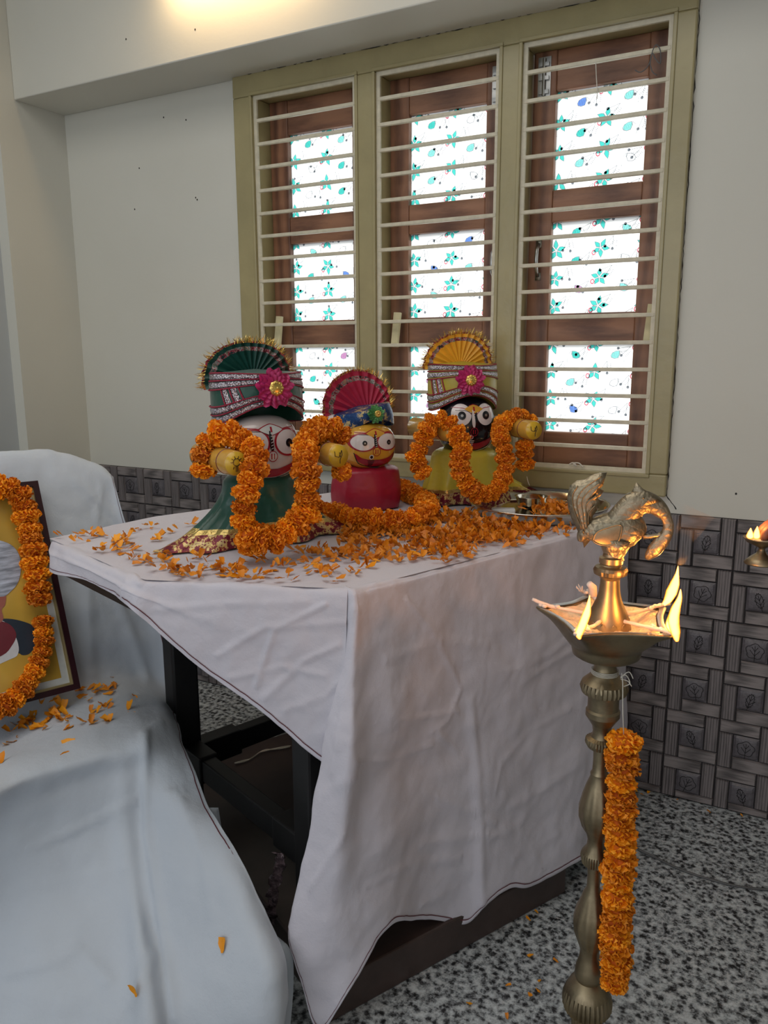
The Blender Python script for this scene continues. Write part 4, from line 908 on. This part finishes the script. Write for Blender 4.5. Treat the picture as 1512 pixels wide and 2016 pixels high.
def petal_pile(name, label, cat, lst, parent=None, zf=None, s0=.011, s1=.019, ok=None):
    b = B(); src = [[tuple(v.co) for v in m.vertices] for m in PM]; fs = [[tuple(p.vertices) for p in m.polygons] for m in PM]
    for P in lst:
        k = R.randrange(8); s = R.uniform(s0, s1); Rm = (Matrix.Rotation(R.uniform(0, 6.28), 3, 'Z') @ Matrix.Rotation(R.uniform(-.9, .9), 3, 'X') @ Matrix.Rotation(R.uniform(-1.1, .4), 3, 'Y'))
        b.add([P+(Rm @ (Vector(v)*s)) for v in src[k]], fs[k])
        if R.random() < .35:       # pale floret base
            d = Rm @ Vector((-1, 0, .1)); n_ = Vector((-d.y, d.x, 0)).normalized()*.0007; b.add([P-n_, P+n_, P+d*.008], [(0, 1, 2)], 1)
    o = b.obj(name, ['petal', 'string'], parent); o['kind'] = 'stuff'; 
    if label: tag(o, label, cat)
    return o
drift = [(690, 1062, 14, 7, 40), (735, 1050, 22, 6, 70), (720, 1075, 22, 7, 50), (780, 1050, 24, 6, 70), (830, 1058, 30, 8, 110), (850, 1078, 26, 8, 80), (900, 1060, 34, 12, 190), (950, 1050, 34, 12, 200), (1000, 1045, 34, 10, 180), (1050, 1042, 22, 8, 90), (880, 1025, 26, 6, 70), (940, 1022, 30, 6, 80), (690, 1095, 20, 6, 34), (770, 1088, 22, 6, 40), (1035, 1020, 24, 7, 70), (910, 1092, 20, 5, 30), (640, 1092, 20, 6, 30), (1010, 1075, 12, 4, 20), (985, 1010, 12, 4, 20), (800, 965, 20, 4, 18), (810, 950, 12, 3, 8), (1115, 1050, 16, 3, 25)]
L_ = [atz(x, y, TZ+.004)+V((0, 0, R.uniform(0, .006))) for x, y in EXTRA if inside(*atz(x, y, TZ+.004).xy)]
for x, y in clump([(a, c_, d_, e_, int(n_*1.35)) for a, c_, d_, e_, n_ in drift], TZ):
    P = atz(x, y, TZ+.004)
    if inside(P.x, P.y) and (P-PC).length > .178: L_.append(P+V((0, 0, R.uniform(0, .012))))
petal_pile('petal_drift', 'thick drift of loose orange marigold petals spread across the table cloth before the plate', 'petals', L_)
petal_pile('petal_heap', 'heap of orange marigold petals in the steel offering plate', 'petals', [PC+V((.055+R.gauss(0, .035), R.gauss(0, .035)-.02, .008+R.uniform(0, .018))) for _ in range(260)])
# petals on the chair seat, its cloth front and the floor
flat = [q for r in P3 for q in r]; nc_ = len(P3[0]); bv = BVHTree.FromPolygons(flat, [(i*nc_+j, i*nc_+j+1, (i+1)*nc_+j+1, (i+1)*nc_+j) for i in range(len(P3)-1) for j in range(nc_-1)])
def on_cover(px, py):
    d = ray(px, py).normalized(); h = bv.ray_cast(CAM, d); return (h[0], h[1]) if h[0] else (None, None)
seat = [(160, 1365, 10, 5, 8), (190, 1362, 10, 5, 8), (215, 1358, 8, 5, 10), (223, 1330, 2, 2, 1), (265, 1369, 2, 2, 2), (115, 1402, 12, 6, 22), (85, 1382, 12, 5, 8), (60, 1425, 14, 8, 26), (80, 1432, 8, 4, 8), (185, 1402, 8, 4, 8), (205, 1392, 8, 4, 7), (182, 1424, 7, 3, 4), (220, 1420, 6, 3, 4), (128, 1418, 6, 3, 4), (122, 1438, 4, 3, 3), (22, 1437, 4, 2, 2), (35, 1449, 3, 2, 1), (10, 1462, 5, 2, 2), (147, 1455, 2, 1, 1), (0, 1505, 3, 2, 1), (136, 1478, 1, 2, 1), (250, 1398, 3, 2, 2)]
for x, y in R.sample(clump(seat, 0), 105):
    P, n_ = on_cover(x, y)
    if P: put_petal(P+(CAM-P).normalized()*.004, R.uniform(.016, .025), 'loose orange marigold petal on the cloth covered chair seat below the framed portrait', 'loose petals on the chair seat')
for x, y, lb in ((440, 1876, 'single orange petal stuck on the chair cloth, the higher of two'), (272, 1961, 'single orange petal stuck on the chair cloth, the lower of two')):
    P, n_ = on_cover(x, y)
    if P:
        n_ = n_ if n_.dot(CAM-P) > 0 else -n_; o = put_petal(P+n_*.004, .022, lb, None); o.rotation_euler = (n_.to_track_quat('Z', 'Y') @ Matrix.Rotation(1.9, 3, 'Z').to_quaternion()).to_euler()
for x, y in [(1045, 1812), (1060, 1798), (1050, 1878), (1055, 1945), (1065, 1928), (995, 1940), (1040, 1953), (918, 1973), (999, 2007), (650, 2010), (1262, 1562), (1268, 1565), (1275, 1562), (1335, 1573), (1400, 1600), (1100, 1895), (1463, 1608), (1255, 1559), (1250, 1563)]:
    put_petal(atz(x, y, .003), R.uniform(.010, .014), 'loose orange marigold petal fallen on the speckled granite floor', 'loose petals on the floor', .3)

# ------------------------------------------------------------------ framed portrait on the chair
PWd = .42
FRm = tag(empty('framed_portrait', pb), 'framed portrait of a turbaned man leaning on the cloth covered chair, marigold garland over it', 'picture')
def fp(u, v, o=0): return wd_*u+up_*v+pn*o
def fbox(b, u0, v0, u1, v1, o0, o1, m=0): b.prism([fp(u0, v0, o0), fp(u1, v0, o0), fp(u1, v1, o0), fp(u0, v1, o0)], pn*(o1-o0), m)
def fring(name, a0, a1, o0, o1, m):
    b = B(); fbox(b, a0, a0, PWd-a0, a1, o0, o1); fbox(b, a0, PHt-a1, PWd-a0, PHt-a0, o0, o1); fbox(b, a0, a1, a1, PHt-a1, o0, o1); fbox(b, PWd-a1, a1, PWd-a0, PHt-a1, o0, o1); return b.obj(name, m, FRm, False)
fring('frame_moulding', 0, .014, -.012, .010, 'fr_dark'); fring('gilt_moulding', .014, .020, -.010, .004, 'fr_gold'); fring('mount', .020, .036, -.010, .001, 'mount')
b = B(); fbox(b, .036, .036, PWd-.036, PHt-.036, -.010, 0); pic = b.obj('portrait_print', 'pic', FRm, False)
b = B(); fbox(b, .002, .002, PWd-.002, PHt-.002, -.014, -.0125); b.obj('backing_board', 'brownboard', FRm, False)
def shape(name, pl, m, off):
    P = [atp(x, y, pb, pn)-pb+pn*off for x, y in pl]
    P = [cr(P+[P[0]], i/4) for i in range(4*len(P))]
    b = B(); c_ = sum(P, V((0, 0, 0)))/len(P); k = len(P); b.add(P+[c_], [(i, (i+1) % k, k) for i in range(k)]); b.obj(name, m, pic, False)
shape('man_vest', [(-110, 1240), (-50, 1225), (5, 1218), (40, 1222), (68, 1235), (72, 1262), (60, 1285), (45, 1290), (20, 1285), (-110, 1300)], 'vest', .0004)
shape('man_shirt', [(-60, 1215), (0, 1220), (22, 1240), (34, 1262), (36, 1285), (20, 1298), (-60, 1320)], 'shirt', .0007)
shape('man_scarf', [(-50, 1210), (0, 1222), (22, 1232), (32, 1250), (24, 1270), (5, 1290), (-40, 1300)], 'scarf', .0010)
shape('man_face', [(-70, 1140), (-10, 1140), (10, 1165), (10, 1190), (3, 1200), (2, 1225), (-60, 1235)], 'pskin', .0013)
shape('man_turban', [(-85, 1100), (-50, 1066), (-10, 1063), (20, 1072), (36, 1090), (41, 1115), (36, 1145), (20, 1165), (0, 1175), (-50, 1160)], 'turban', .0016)
pg = [atp(x, y, pb+pn*.030, pn) for x, y in [(-215, 1230), (-208, 1150), (-190, 1070), (-160, 1015), (-110, 980), (-60, 968), (-10, 960), (30, 966), (46, 990), (54, 1025), (62, 1065), (68, 1105), (74, 1145), (76, 1185)]]
garland('orange marigold garland over the framed portrait, its upper thick length', 'garland', pg, .0320, .0255, jit=.12)
pg = [atp(x, y, pb+pn*.028, pn) for x, y in [(82, 1225), (86, 1255), (84, 1285), (74, 1315), (58, 1342), (38, 1368), (12, 1388), (-20, 1400), (-60, 1405), (-120, 1392), (-180, 1345), (-212, 1285)]]
garland('orange marigold garland over the framed portrait, its lower thinner curve', 'garland', pg, .0265, .0215, jit=.12)

# ------------------------------------------------------------------ brass oil lamp
LX, LY = -.237, 1.15
LP = tag(empty('oil_lamp', (LX, LY, 0)), 'tall brass standing oil lamp topped by a brass bird, burning wicks in its bowl', 'lamp')
zz = lambda py: aty(1210-(py-1050)*.065, py, LY).z
hp = lambda w: w*1.147/CF
def hz_(w, z): return w*((V((LX, LY, z))-CAM).dot(_f))/CF
prof_ = [(2016, 28), (1988, 30), (1982, 42), (1974, 46), (1960, 46), (1946, 43), (1934, 36), (1924, 24), (1916, 27), (1900, 25), (1885, 20), (1868, 18), (1850, 25), (1830, 33), (1812, 35), (1790, 31), (1765, 21), (1757, 19), (1745, 12.5), (1720, 12.5), (1702, 14), (1698, 24), (1685, 27), (1677, 26), (1665, 17), (1652, 16), (1640, 19), (1625, 29), (1605, 36), (1590, 36), (1565, 30), (1545, 24), (1528, 17), (1522, 17.5), (1516, 14), (1495, 13.5), (1474, 14), (1470, 26), (1462, 30), (1454, 29), (1450, 20), (1440, 17), (1428, 19), (1418, 26), (1408, 33), (1398, 33), (1394, 30), (1372, 30), (1366, 32), (1362, 43), (1352, 45), (1342, 43), (1334, 34), (1325, 25), (1312, 21), (1298, 22), (1286, 30)]
pr_ = [(hz_(w, zz(py)), zz(py)) for py, w in prof_]
base = [(.135, 0), (.140, .006), (.136, .014), (.120, .022), (.085, .035), (.055, .055), (.036, .085), (.030, .11), (.026, .125), (.022, .14)]
seq = base+[q for q in pr_ if q[1] > .142]
def flute(i, a):
    z = seq[i][1]
    for py in (1352, 1460, 1690, 1965, 1980): 
        if abs(z-zz(py)) < .008: return .05*math.cos(a*30)
    for py in (1600, 1820):
        if abs(z-zz(py)) < .04: return .02*math.cos(a*12)
    return 0
zc = [i for i, q in enumerate(seq) if q[1] < .142]
b = B(); b.lathe(seq[:len(base)], 64); o = b.obj('lamp_foot', 'brass', LP)
s0 = seq[len(base)-1:]; o_ = len(base)-1
b = B(); b.lathe(s0, 96, fl=lambda i, a: flute(i+o_, a)); o = b.obj('lamp_stem', 'brass', LP); md = o.modifiers.new('split', 'EDGE_SPLIT'); md.split_angle = math.radians(32)
# bowl: round body, five pointed lips
BA = [math.radians(a) for a in (184, 260, 334, 50, 119)]
def star(a, r0, r1, p=2.2):
    d = min(abs((a-q+PI) % (2*PI)-PI) for q in BA); t = max(0, 1-d/math.radians(36)); return r0+(r1-r0)*t**p
zt = .865
def ringr(fn, z, n=120): return [Vector((fn(2*PI*j/n)*math.cos(2*PI*j/n), fn(2*PI*j/n)*math.sin(2*PI*j/n), z(2*PI*j/n) if callable(z) else z)) for j in range(n)]
rows = [ringr(lambda a: .018, .802), ringr(lambda a: .044, .803), ringr(lambda a: .050, .807), ringr(lambda a: .052, .817), ringr(lambda a: .0535, .822), ringr(lambda a: .057, .824), ringr(lambda a: star(a, .066, .072), .836), ringr(lambda a: star(a, .075, .090), .852),
        ringr(lambda a: star(a, .079, .108), .862), ringr(lambda a: star(a, .080, .112), .8655), ringr(lambda a: star(a, .079, .110), .8675), ringr(lambda a: star(a, .072, .098), .866), ringr(lambda a: star(a, .068, .088), .860), ringr(lambda a: star(a, .06, .07), .850), ringr(lambda a: .03, .842), ringr(lambda a: .002, .842)]
b = B(); b.grid(rows, closed=True); b.obj('lamp_bowl', 'brass', LP)
rows = [ringr(lambda a: star(a, .0705, .096), .8668), ringr(lambda a: star(a, .0765, .106), .8685), ringr(lambda a: star(a, .0790, .1105), .8678)]
b = B(); b.grid(rows, closed=True); b.obj('silvered_rim', 'steel', LP)
# congealed ghee and cotton
rows = []
for i in range(12):
    r = i/11; row = []
    for j in range(100):
        a = 2*PI*j/100; rr = star(a, .069, .094)*r; v = Vector((rr*math.cos(a), rr*math.sin(a), 0)); v.z = .849+.014*r*r+.010*noise.fractal(v*38, 1, 2, 3)*(1-.6*r); row.append(v)
    rows.append(row)
b = B(); b.grid(rows, closed=True)
b.obj('ghee', 'wax', LP)
for k, a in enumerate(BA):
    b = B(); d = V((math.cos(a), math.sin(a), 0)); P = [d*.03+V((0, 0, .866)), d*.06+V((.003, 0, .868)), d*.09+V((0, .002, .870)), d*.116+V((0, 0, .871 if k else .878))]
    b.tube([cr(P, i/4) for i in range(13)], [.0022+.0012*R.random() for _ in range(13)], 8)
    for s in range(3): b.ell(d*(.075+.015*s)+V((R.uniform(-.006, .006), R.uniform(-.006, .006), .871)), .0045, .004, .003, 0, 8, 6)
    if k == 4:
        b.tube([d*.085+V((0, 0, .87)), d*.088+V((.0, 0, .885)), d*.080+V((-.008, 0, .892))], [.007, .007, .005], 8)
        for s in range(14): 
            q = d*.09+V((-.015, 0, .872)); b.tube([q, q+V((R.uniform(-.012, .006), R.uniform(-.01, .01), R.uniform(.004, .014)))], .0006, 4)
    b.obj('wick', 'wick', LP)
# spire
sp = [(1262, 50), (1240, 46), (1225, 43), (1210, 38), (1195, 31), (1180, 24.5), (1165, 20.5), (1150, 19), (1140, 18.5), (1134, 22), (1130, 31), (1122, 32.5), (1116, 30), (1113, 22), (1110, 20), (1108, 23), (1098, 23), (1095, 17), (1090, 16)]
seq2 = []
for i, (py, w) in enumerate(sp): seq2.append((hz_(w, zz(py)), zz(py)))
b = B(); b.lathe(seq2, 56, fl=lambda i, a: .03*math.cos(a*26) if sp[i][0] in (1122, 1130) else 0); spire = b.obj('lamp_spire', 'brass', LP); md = spire.modifiers.new('split', 'EDGE_SPLIT'); md.split_angle = math.radians(32)
b = B()
for k in range(12):
    a = 2*PI*k/12; zr = zz(1228); rr = hz_(41, zr)+.0005
    P = [V(((rr)*math.cos(a+.13*math.cos(t)), (rr)*math.sin(a+.13*math.cos(t)), zr+.008*math.sin(t))) for t in [i*PI/5 for i in range(11)]]; b.tube(P, .0009, 5)
b.obj('scroll_band', 'brass', spire)
# the bird, in a plane square to the view of the lamp
bd = V((LX, LY, 0)); fwd = bd.normalized(); rt = V((fwd.y, -fwd.x, 0)); fd = (CAM-V((LX, LY, 1.0))).dot(V((0, 0, 0)))
def bp(px, py, o=0):
    P = atp(px, py, (LX, LY, 1), fwd); return P-V((LX, LY, 0))-fwd*o
BR = B()
rows = []
prof_b = [((1142, 1066), 5), ((1148, 1052), 13), ((1165, 1045), 22), ((1190, 1042), 32), ((1215, 1042), 38), ((1238, 1042), 38), ((1255, 1044), 30), ((1266, 1047), 16), ((1271, 1049), 3)]
BR.tube([cr([bp(*q[0]) for q in prof_b], i/4) for i in range(33)], [hp(max(2, float(np.interp(i/4, range(9), [q[1] for q in prof_b])))) for i in range(33)], 24, fr=.6)
BR.tube([bp(1212, 1060), bp(1210, 1080), bp(1209, 1096), bp(1209, 1102)], [hp(36), hp(26), hp(18), hp(20)], 20, fr=.85)
body = BR.obj('bird_body', 'brass_e', LP)
nk = [((1212, 1040), 30), ((1224, 1022), 28), ((1237, 1006), 27), ((1250, 994), 27), ((1268, 989), 24), ((1287, 994), 19), ((1302, 1006), 15), ((1312, 1020), 10), ((1316, 1038), 10), ((1310, 1056), 12), ((1299, 1070), 14), ((1288, 1083), 14), ((1278, 1094), 9), ((1273, 1101), 4)]
b = B(); n_ = len(nk); b.tube([cr([bp(*q[0]) for q in nk], i/4) for i in range(4*(n_-1)+1)], [hp(float(np.interp(i/4, range(n_), [q[1] for q in nk]))) for i in range(4*(n_-1)+1)], 18, fr=.6)
b.tube([bp(1263, 994), bp(1259, 978), bp(1255, 963), bp(1253, 950)], [hp(38), hp(24), hp(9.5), hp(1.2)], 20, fr=.36)
b.tube([bp(1266, 1056), bp(1282, 1056), bp(1296, 1054), bp(1306, 1048)], [hp(6), hp(4), hp(4), hp(5)], 10)
b.obj('bird_neck', 'brass_e', body)
tp = [(1150, 1078), (1146, 1062), (1136, 1042), (1125, 1020), (1118, 998), (1117, 975), (1122, 956), (1136, 946), (1152, 944), (1166, 935), (1180, 931), (1195, 930), (1190, 945), (1187, 956), (1180, 962), (1189, 966), (1182, 976), (1176, 981), (1184, 986), (1174, 998), (1176, 1004), (1168, 1014), (1164, 1026), (1163, 1038), (1172, 1052)]
b = B(); k = len(tp); A = [bp(*q) for q in tp]; c_ = bp(1150, 990)
fr_ = [p-fwd*.002 for p in A]; bk_ = [p+fwd*.002 for p in A]; f2_ = [c_.lerp(p, .6)-fwd*.0055 for p in A]; b2_ = [c_.lerp(p, .6)+fwd*.0055 for p in A]
b.add(fr_+bk_+f2_+b2_+[c_-fwd*.006, c_+fwd*.006], [f for i in range(k) for f in ((i, (i+1) % k, k+(i+1) % k, k+i), (i, 2*k+i, 2*k+(i+1) % k, (i+1) % k), (k+i, k+(i+1) % k, 3*k+(i+1) % k, 3*k+i), (2*k+i, 4*k, 2*k+(i+1) % k), (3*k+i, 3*k+(i+1) % k, 4*k+1))])
tailo = b.obj('bird_tail', 'brass_e', body)
b = B()
for P in ([(1150, 1050), (1140, 1015), (1136, 985), (1150, 960), (1185, 936)], [(1152, 1045), (1148, 1010), (1146, 985), (1160, 965), (1182, 950)], [(1156, 1040), (1154, 1010), (1156, 990), (1176, 974)], [(1158, 1030), (1160, 1008), (1172, 994)], [(1146, 1040), (1131, 1005), (1127, 975), (1138, 955)]):
    Q = [bp(*q)-fwd*.0062 for q in P]; b.tube([cr(Q, i/4) for i in range(4*(len(Q)-1)+1)], .0010, 5)
b.obj('feather_ridges', 'brass', tailo)
b = B()
Q = [bp(*q)-fwd*.020 for q in [(1168, 1058), (1175, 1043), (1195, 1034), (1222, 1028), (1222, 1045), (1215, 1062), (1195, 1068), (1176, 1064)]]
c_ = sum(Q, V((0, 0, 0)))/8; Q2 = [cr(Q+[Q[0]], i/4) for i in range(32)]; b.tube(Q2+[Q2[0]], .0013, 6)
b.add(Q2+[c_-fwd*.003], [(i, (i+1) % 32, 32) for i in range(32)]); b.obj('bird_wing', 'brass', body)
b = B(); P0 = bp(1266, 978)-fwd*.009; b.ell(P0, .002, .002, .002, 0, 8, 6); b.obj('bird_eye', 'brass', body)
# thread tied at the stem
b = B()
for k in range(4):
    b.tube([V((hp(44)*math.cos(t)+0, hp(44)*math.sin(t), zz(1345)+.010-.006*k+.01*math.sin(t))) if 0 else V(((hp(26)+.001)*math.cos(t), (hp(26)+.001)*math.sin(t), zz(1318)-.002*k)) for t in [i*PI/8 for i in range(17)]], .0006, 4)
for q in ([(1222, 1322), (1238, 1312), (1246, 1325)], [(1222, 1326), (1236, 1330), (1243, 1340)], [(1222, 1324), (1232, 1318), (1240, 1334), (1228, 1340)]):
    Q = [bp(*p)-fwd*.022 for p in q]; b.tube([cr(Q, i/4) for i in range(4*(len(Q)-1)+1)], .0008, 4)
b.obj('tied_thread', 'string', LP)
# flames
def flame(pts, rad, parent, power):
    b = B(); n = len(pts); b.tube([cr(pts, i/6) for i in range(6*(n-1)+1)], [float(np.interp(i/6, range(n), rad)) for i in range(6*(n-1)+1)], 16, flat=.75)
    o = b.obj('flame', 'flame', parent)
    l = bpy.data.lights.new('flame_light', 'POINT'); l.energy = power; l.color = (1, .36, .07); l.shadow_soft_size = .008; q = bpy.data.objects.new('flame_light', l); COL.objects.link(q); q.parent = parent
    q.location = pts[len(pts)//2]+(CAM-V((LX, LY, 1))).normalized()*.0+V((0, 0, .02)); return o
def fb(px, py, k): 
    P = atd(px, py, k); return P-V((LX, LY, 0))
dF = lambda i, r=.11: -math.sin(CYAW)*(LX+r*math.cos(BA[i]))+math.cos(CYAW)*(LY+r*math.sin(BA[i]))
K2 = dF(2); flame([fb(x, y, K2) for x, y in [(1333, 1262), (1330, 1245), (1326, 1222), (1330, 1200), (1338, 1178), (1340, 1160)]], [.003, .0085, .0105, .0085, .0045, .0006], LP, .75)
flame([fb(x, y, K2+.002) for x, y in [(1332, 1255), (1318, 1238), (1316, 1228), (1326, 1205), (1330, 1190)]], [.002, .004, .005, .006, .002], LP, .0)
K3 = dF(3); flame([fb(x, y, K3) for x, y in [(1303, 1193), (1314, 1182), (1322, 1166), (1329, 1148), (1333, 1130), (1335, 1114)]], [.002, .0075, .0105, .0085, .0035, .0005], LP, .6)
K1 = dF(1); flame([fb(x, y, K1) for x, y in [(1142, 1258), (1140, 1247), (1147, 1230), (1155, 1208), (1159, 1190), (1161, 1172)]], [.002, .0075, .008, .0075, .004, .0005], LP, .5)
# smoke above the flames
sm = bpy.data.materials.new('thin_smoke'); sm.use_nodes = True; t = sm.node_tree; t.nodes.clear(); oo = t.nodes.new('ShaderNodeOutputMaterial'); vp = t.nodes.new('ShaderNodeVolumePrincipled')
tc = t.nodes.new('ShaderNodeTexCoord'); ns = t.nodes.new('ShaderNodeTexNoise'); ns.inputs['Scale'].default_value = 28; mr = t.nodes.new('ShaderNodeMapRange'); mr.inputs[1].default_value = .42; mr.inputs[2].default_value = .7; mr.inputs[3].default_value = 0; mr.inputs[4].default_value = 10
t.links.new(tc.outputs['Object'], ns.inputs['Vector']); t.links.new(ns.outputs[0], mr.inputs[0]); t.links.new(mr.outputs[0], vp.inputs['Density']); vp.inputs['Color'].default_value = (.6, .6, .65, 1); t.links.new(vp.outputs[0], oo.inputs['Volume'])
M['smoke'] = sm
b = B(); Q = [fb(x, y, K3) for x, y in [(1336, 1112), (1345, 1095), (1340, 1075), (1350, 1052), (1362, 1030), (1375, 1005)]]; b.tube([cr(Q, i/4) for i in range(21)], [.004+.0011*i for i in range(21)], 14)
o = b.obj('smoke_wisp', 'smoke'); o.location = (LX, LY, 0); tag(o, 'faint grey wisp of smoke rising from the right flames of the tall oil lamp', 'smoke'); o['kind'] = 'stuff'
# garland hanging on the lamp
gl = [atd(x, y, 1.085) for x, y in [(1228, 1462), (1225, 1500), (1224, 1560), (1220, 1620), (1222, 1680), (1216, 1740), (1218, 1790), (1211, 1840), (1213, 1890), (1209, 1940), (1210, 1955)]]
garland('long straight marigold garland hanging from the brass lamp stem', 'garland', gl, .0260, .0200, flat=.72, jit=.10)
b = B(); b.tube([atd(1228, 1450, 1.085), atd(1226, 1400, 1.088), atd(1226, 1345, 1.09), atd(1224, 1325, 1.095)], .0008, 5); tag(b.obj('hanging_thread', 'string'), 'thin thread tying the long marigold garland to the lamp stem', 'string')

# ------------------------------------------------------------------ hand holding a small lamp at the right edge
SL = V(aty(1497, 1110, 1.45)); 
DL = tag(empty('hand_lamp', SL), 'small brass footed oil lamp held up at the right edge', 'lamp')
k = 1/ (CF/ (math.sin(CYAW)*0.05+math.cos(CYAW)*1.45))
b = B(); b.lathe([(.001, .001), (.026*1, 0), (.0265, .002), (.018, .011), (.009, .018), (.0055, .024), (.005, .028), (.012, .032), (.025, .038), (.030, .044), (.031, .046), (.027, .044), (.012, .039), (.001, .038)], 36); b.obj('lamp_body', 'brass', DL)
b = B(); b.lathe([(.001, .044), (.026, .043)], 20); b.obj('ghee', 'wax', DL)
for dx, h_ in ((-.022, .017), (-.011, .020)):
    d_ = _r*dx; pts_ = [V((d_.x, d_.y, .044)), V((d_.x, d_.y, .050)), V((d_.x, d_.y, .044+h_*.7)), V((d_.x, d_.y, .046+h_))]
    b = B(); b.tube([cr(pts_, i/4) for i in range(13)], [.002, .004, .0055, .006, .006, .0055, .005, .0045, .004, .003, .002, .0012, .0004], 12); b.obj('flame', 'flame', DL)
l = bpy.data.lights.new('hand_lamp_light', 'POINT'); l.energy = .12; l.color = (1, .42, .1); l.shadow_soft_size = .008; q = bpy.data.objects.new('hand_lamp_light', l); COL.objects.link(q); q.parent = DL; q.location = (_r.x*-.016, _r.y*-.016, .075)
HN = tag(empty('person', (0, 0, 0)), 'fingers of a person reaching in at the right edge over the small lamp', 'person')
def skin_chain(verts, edges, rads, name, m, parent, sub=2):
    me = bpy.data.meshes.new(name); me.from_pydata([tuple(v) for v in verts], edges, []); o = bpy.data.objects.new(name, me); COL.objects.link(o); o.parent = parent
    sk = o.modifiers.new('skin', 'SKIN'); sk.use_smooth_shade = True
    for i, r in enumerate(rads): me.skin_vertices[0].data[i].radius = (r, r)
    me.skin_vertices[0].data[0].use_root = True
    s = o.modifiers.new('sub', 'SUBSURF'); s.levels = sub; s.render_levels = sub; me.materials.append(M[m]); return o
hr = _r0; wr_ = SL+hr*.084+V((0, 0, .062)); U = V((0, 0, 1)); fw_ = V((-math.sin(CYAW), math.cos(CYAW), 0))
vs = [wr_+hr*.36+U*.02-fw_*.22, wr_+hr*.20+U*.01-fw_*.08, wr_+hr*.05, wr_, wr_-hr*.035+U*.004]; ed = [(0, 1), (1, 2), (2, 3), (3, 4)]; rd = [.040, .034, .026, .027, .024]
for i, (dy, ln_, dz) in enumerate(((-.026, .85, -.002), (-.009, 1.0, .004), (.009, .95, .004), (.026, .78, -.002))):
    k0 = len(vs); basep = wr_-hr*.045+fw_*dy+U*dz
    vs += [basep, basep-hr*.024*ln_+U*.004, basep-hr*.040*ln_-U*.010, basep-hr*.042*ln_-U*.026]; rd += [.0105, .0095, .0088, .0075]; ed += [(4, k0), (k0, k0+1), (k0+1, k0+2), (k0+2, k0+3)]
k0 = len(vs); vs += [wr_-hr*.01-fw_*.030-U*.012, wr_-hr*.035-fw_*.036-U*.024, wr_-hr*.055-fw_*.030-U*.030]; rd += [.0125, .0105, .009]; ed += [(3, k0), (k0, k0+1), (k0+1, k0+2)]
skin_chain(vs, ed, rd, 'hand_and_forearm', 'skin', HN)
b = B(); b.tube([wr_+hr*.12+U*.005-fw_*.03, wr_+hr*.25+U*.012-fw_*.12, wr_+hr*.42+U*.025-fw_*.27, wr_+hr*.50-fw_*.36+U*.10], [.042, .050, .060, .070], 20); b.obj('sleeve', 'sleeve', HN)

# ------------------------------------------------------------------ bits on the floor and under the table
b = B(); Q = [atz(x, y, .004) for x, y in [(1255, 1672), (1290, 1688), (1340, 1712), (1400, 1732), (1460, 1746), (1520, 1752)]]; b.tube([cr(Q, i/4) for i in range(21)], .0028, 6); tag(b.obj('floor_cable', 'wire'), 'thin dark cable lying across the granite floor right of the lamp', 'cable')
b = B(); Q = [atz(x, y, .089) for x, y in [(462, 1503), (488, 1497), (500, 1490), (515, 1480), (535, 1476), (572, 1470)]]
for s in (0, 1): b.tube([cr(Q, i/4)+V((0, .006*math.sin(i*.6+s*PI), .001)) for i in range(21)], .0018, 6)
tag(b.obj('plinth_cord', 'string'), 'thin twisted cord lying on the plinth under the table', 'cord')
b = B(); Q = [aty(x, y, 1.16) for x, y in [(548, 1680), (552, 1700), (540, 1740), (535, 1780), (532, 1815)]]
A = []
for i in range(25):
    c_ = cr(Q, i/6); w_ = .013+.003*math.sin(i*1.3); A.append([c_+V((w_*kk, .004*math.sin(i*1.7+kk*3), .002*math.sin(i*2+kk))) for kk in (-1, -.5, 0, .5, 1)])
b.grid(A); tag(solid(b.obj('plastic_strip', 'plastic'), .001), 'crumpled shiny plastic strip standing under the table', 'plastic strip')
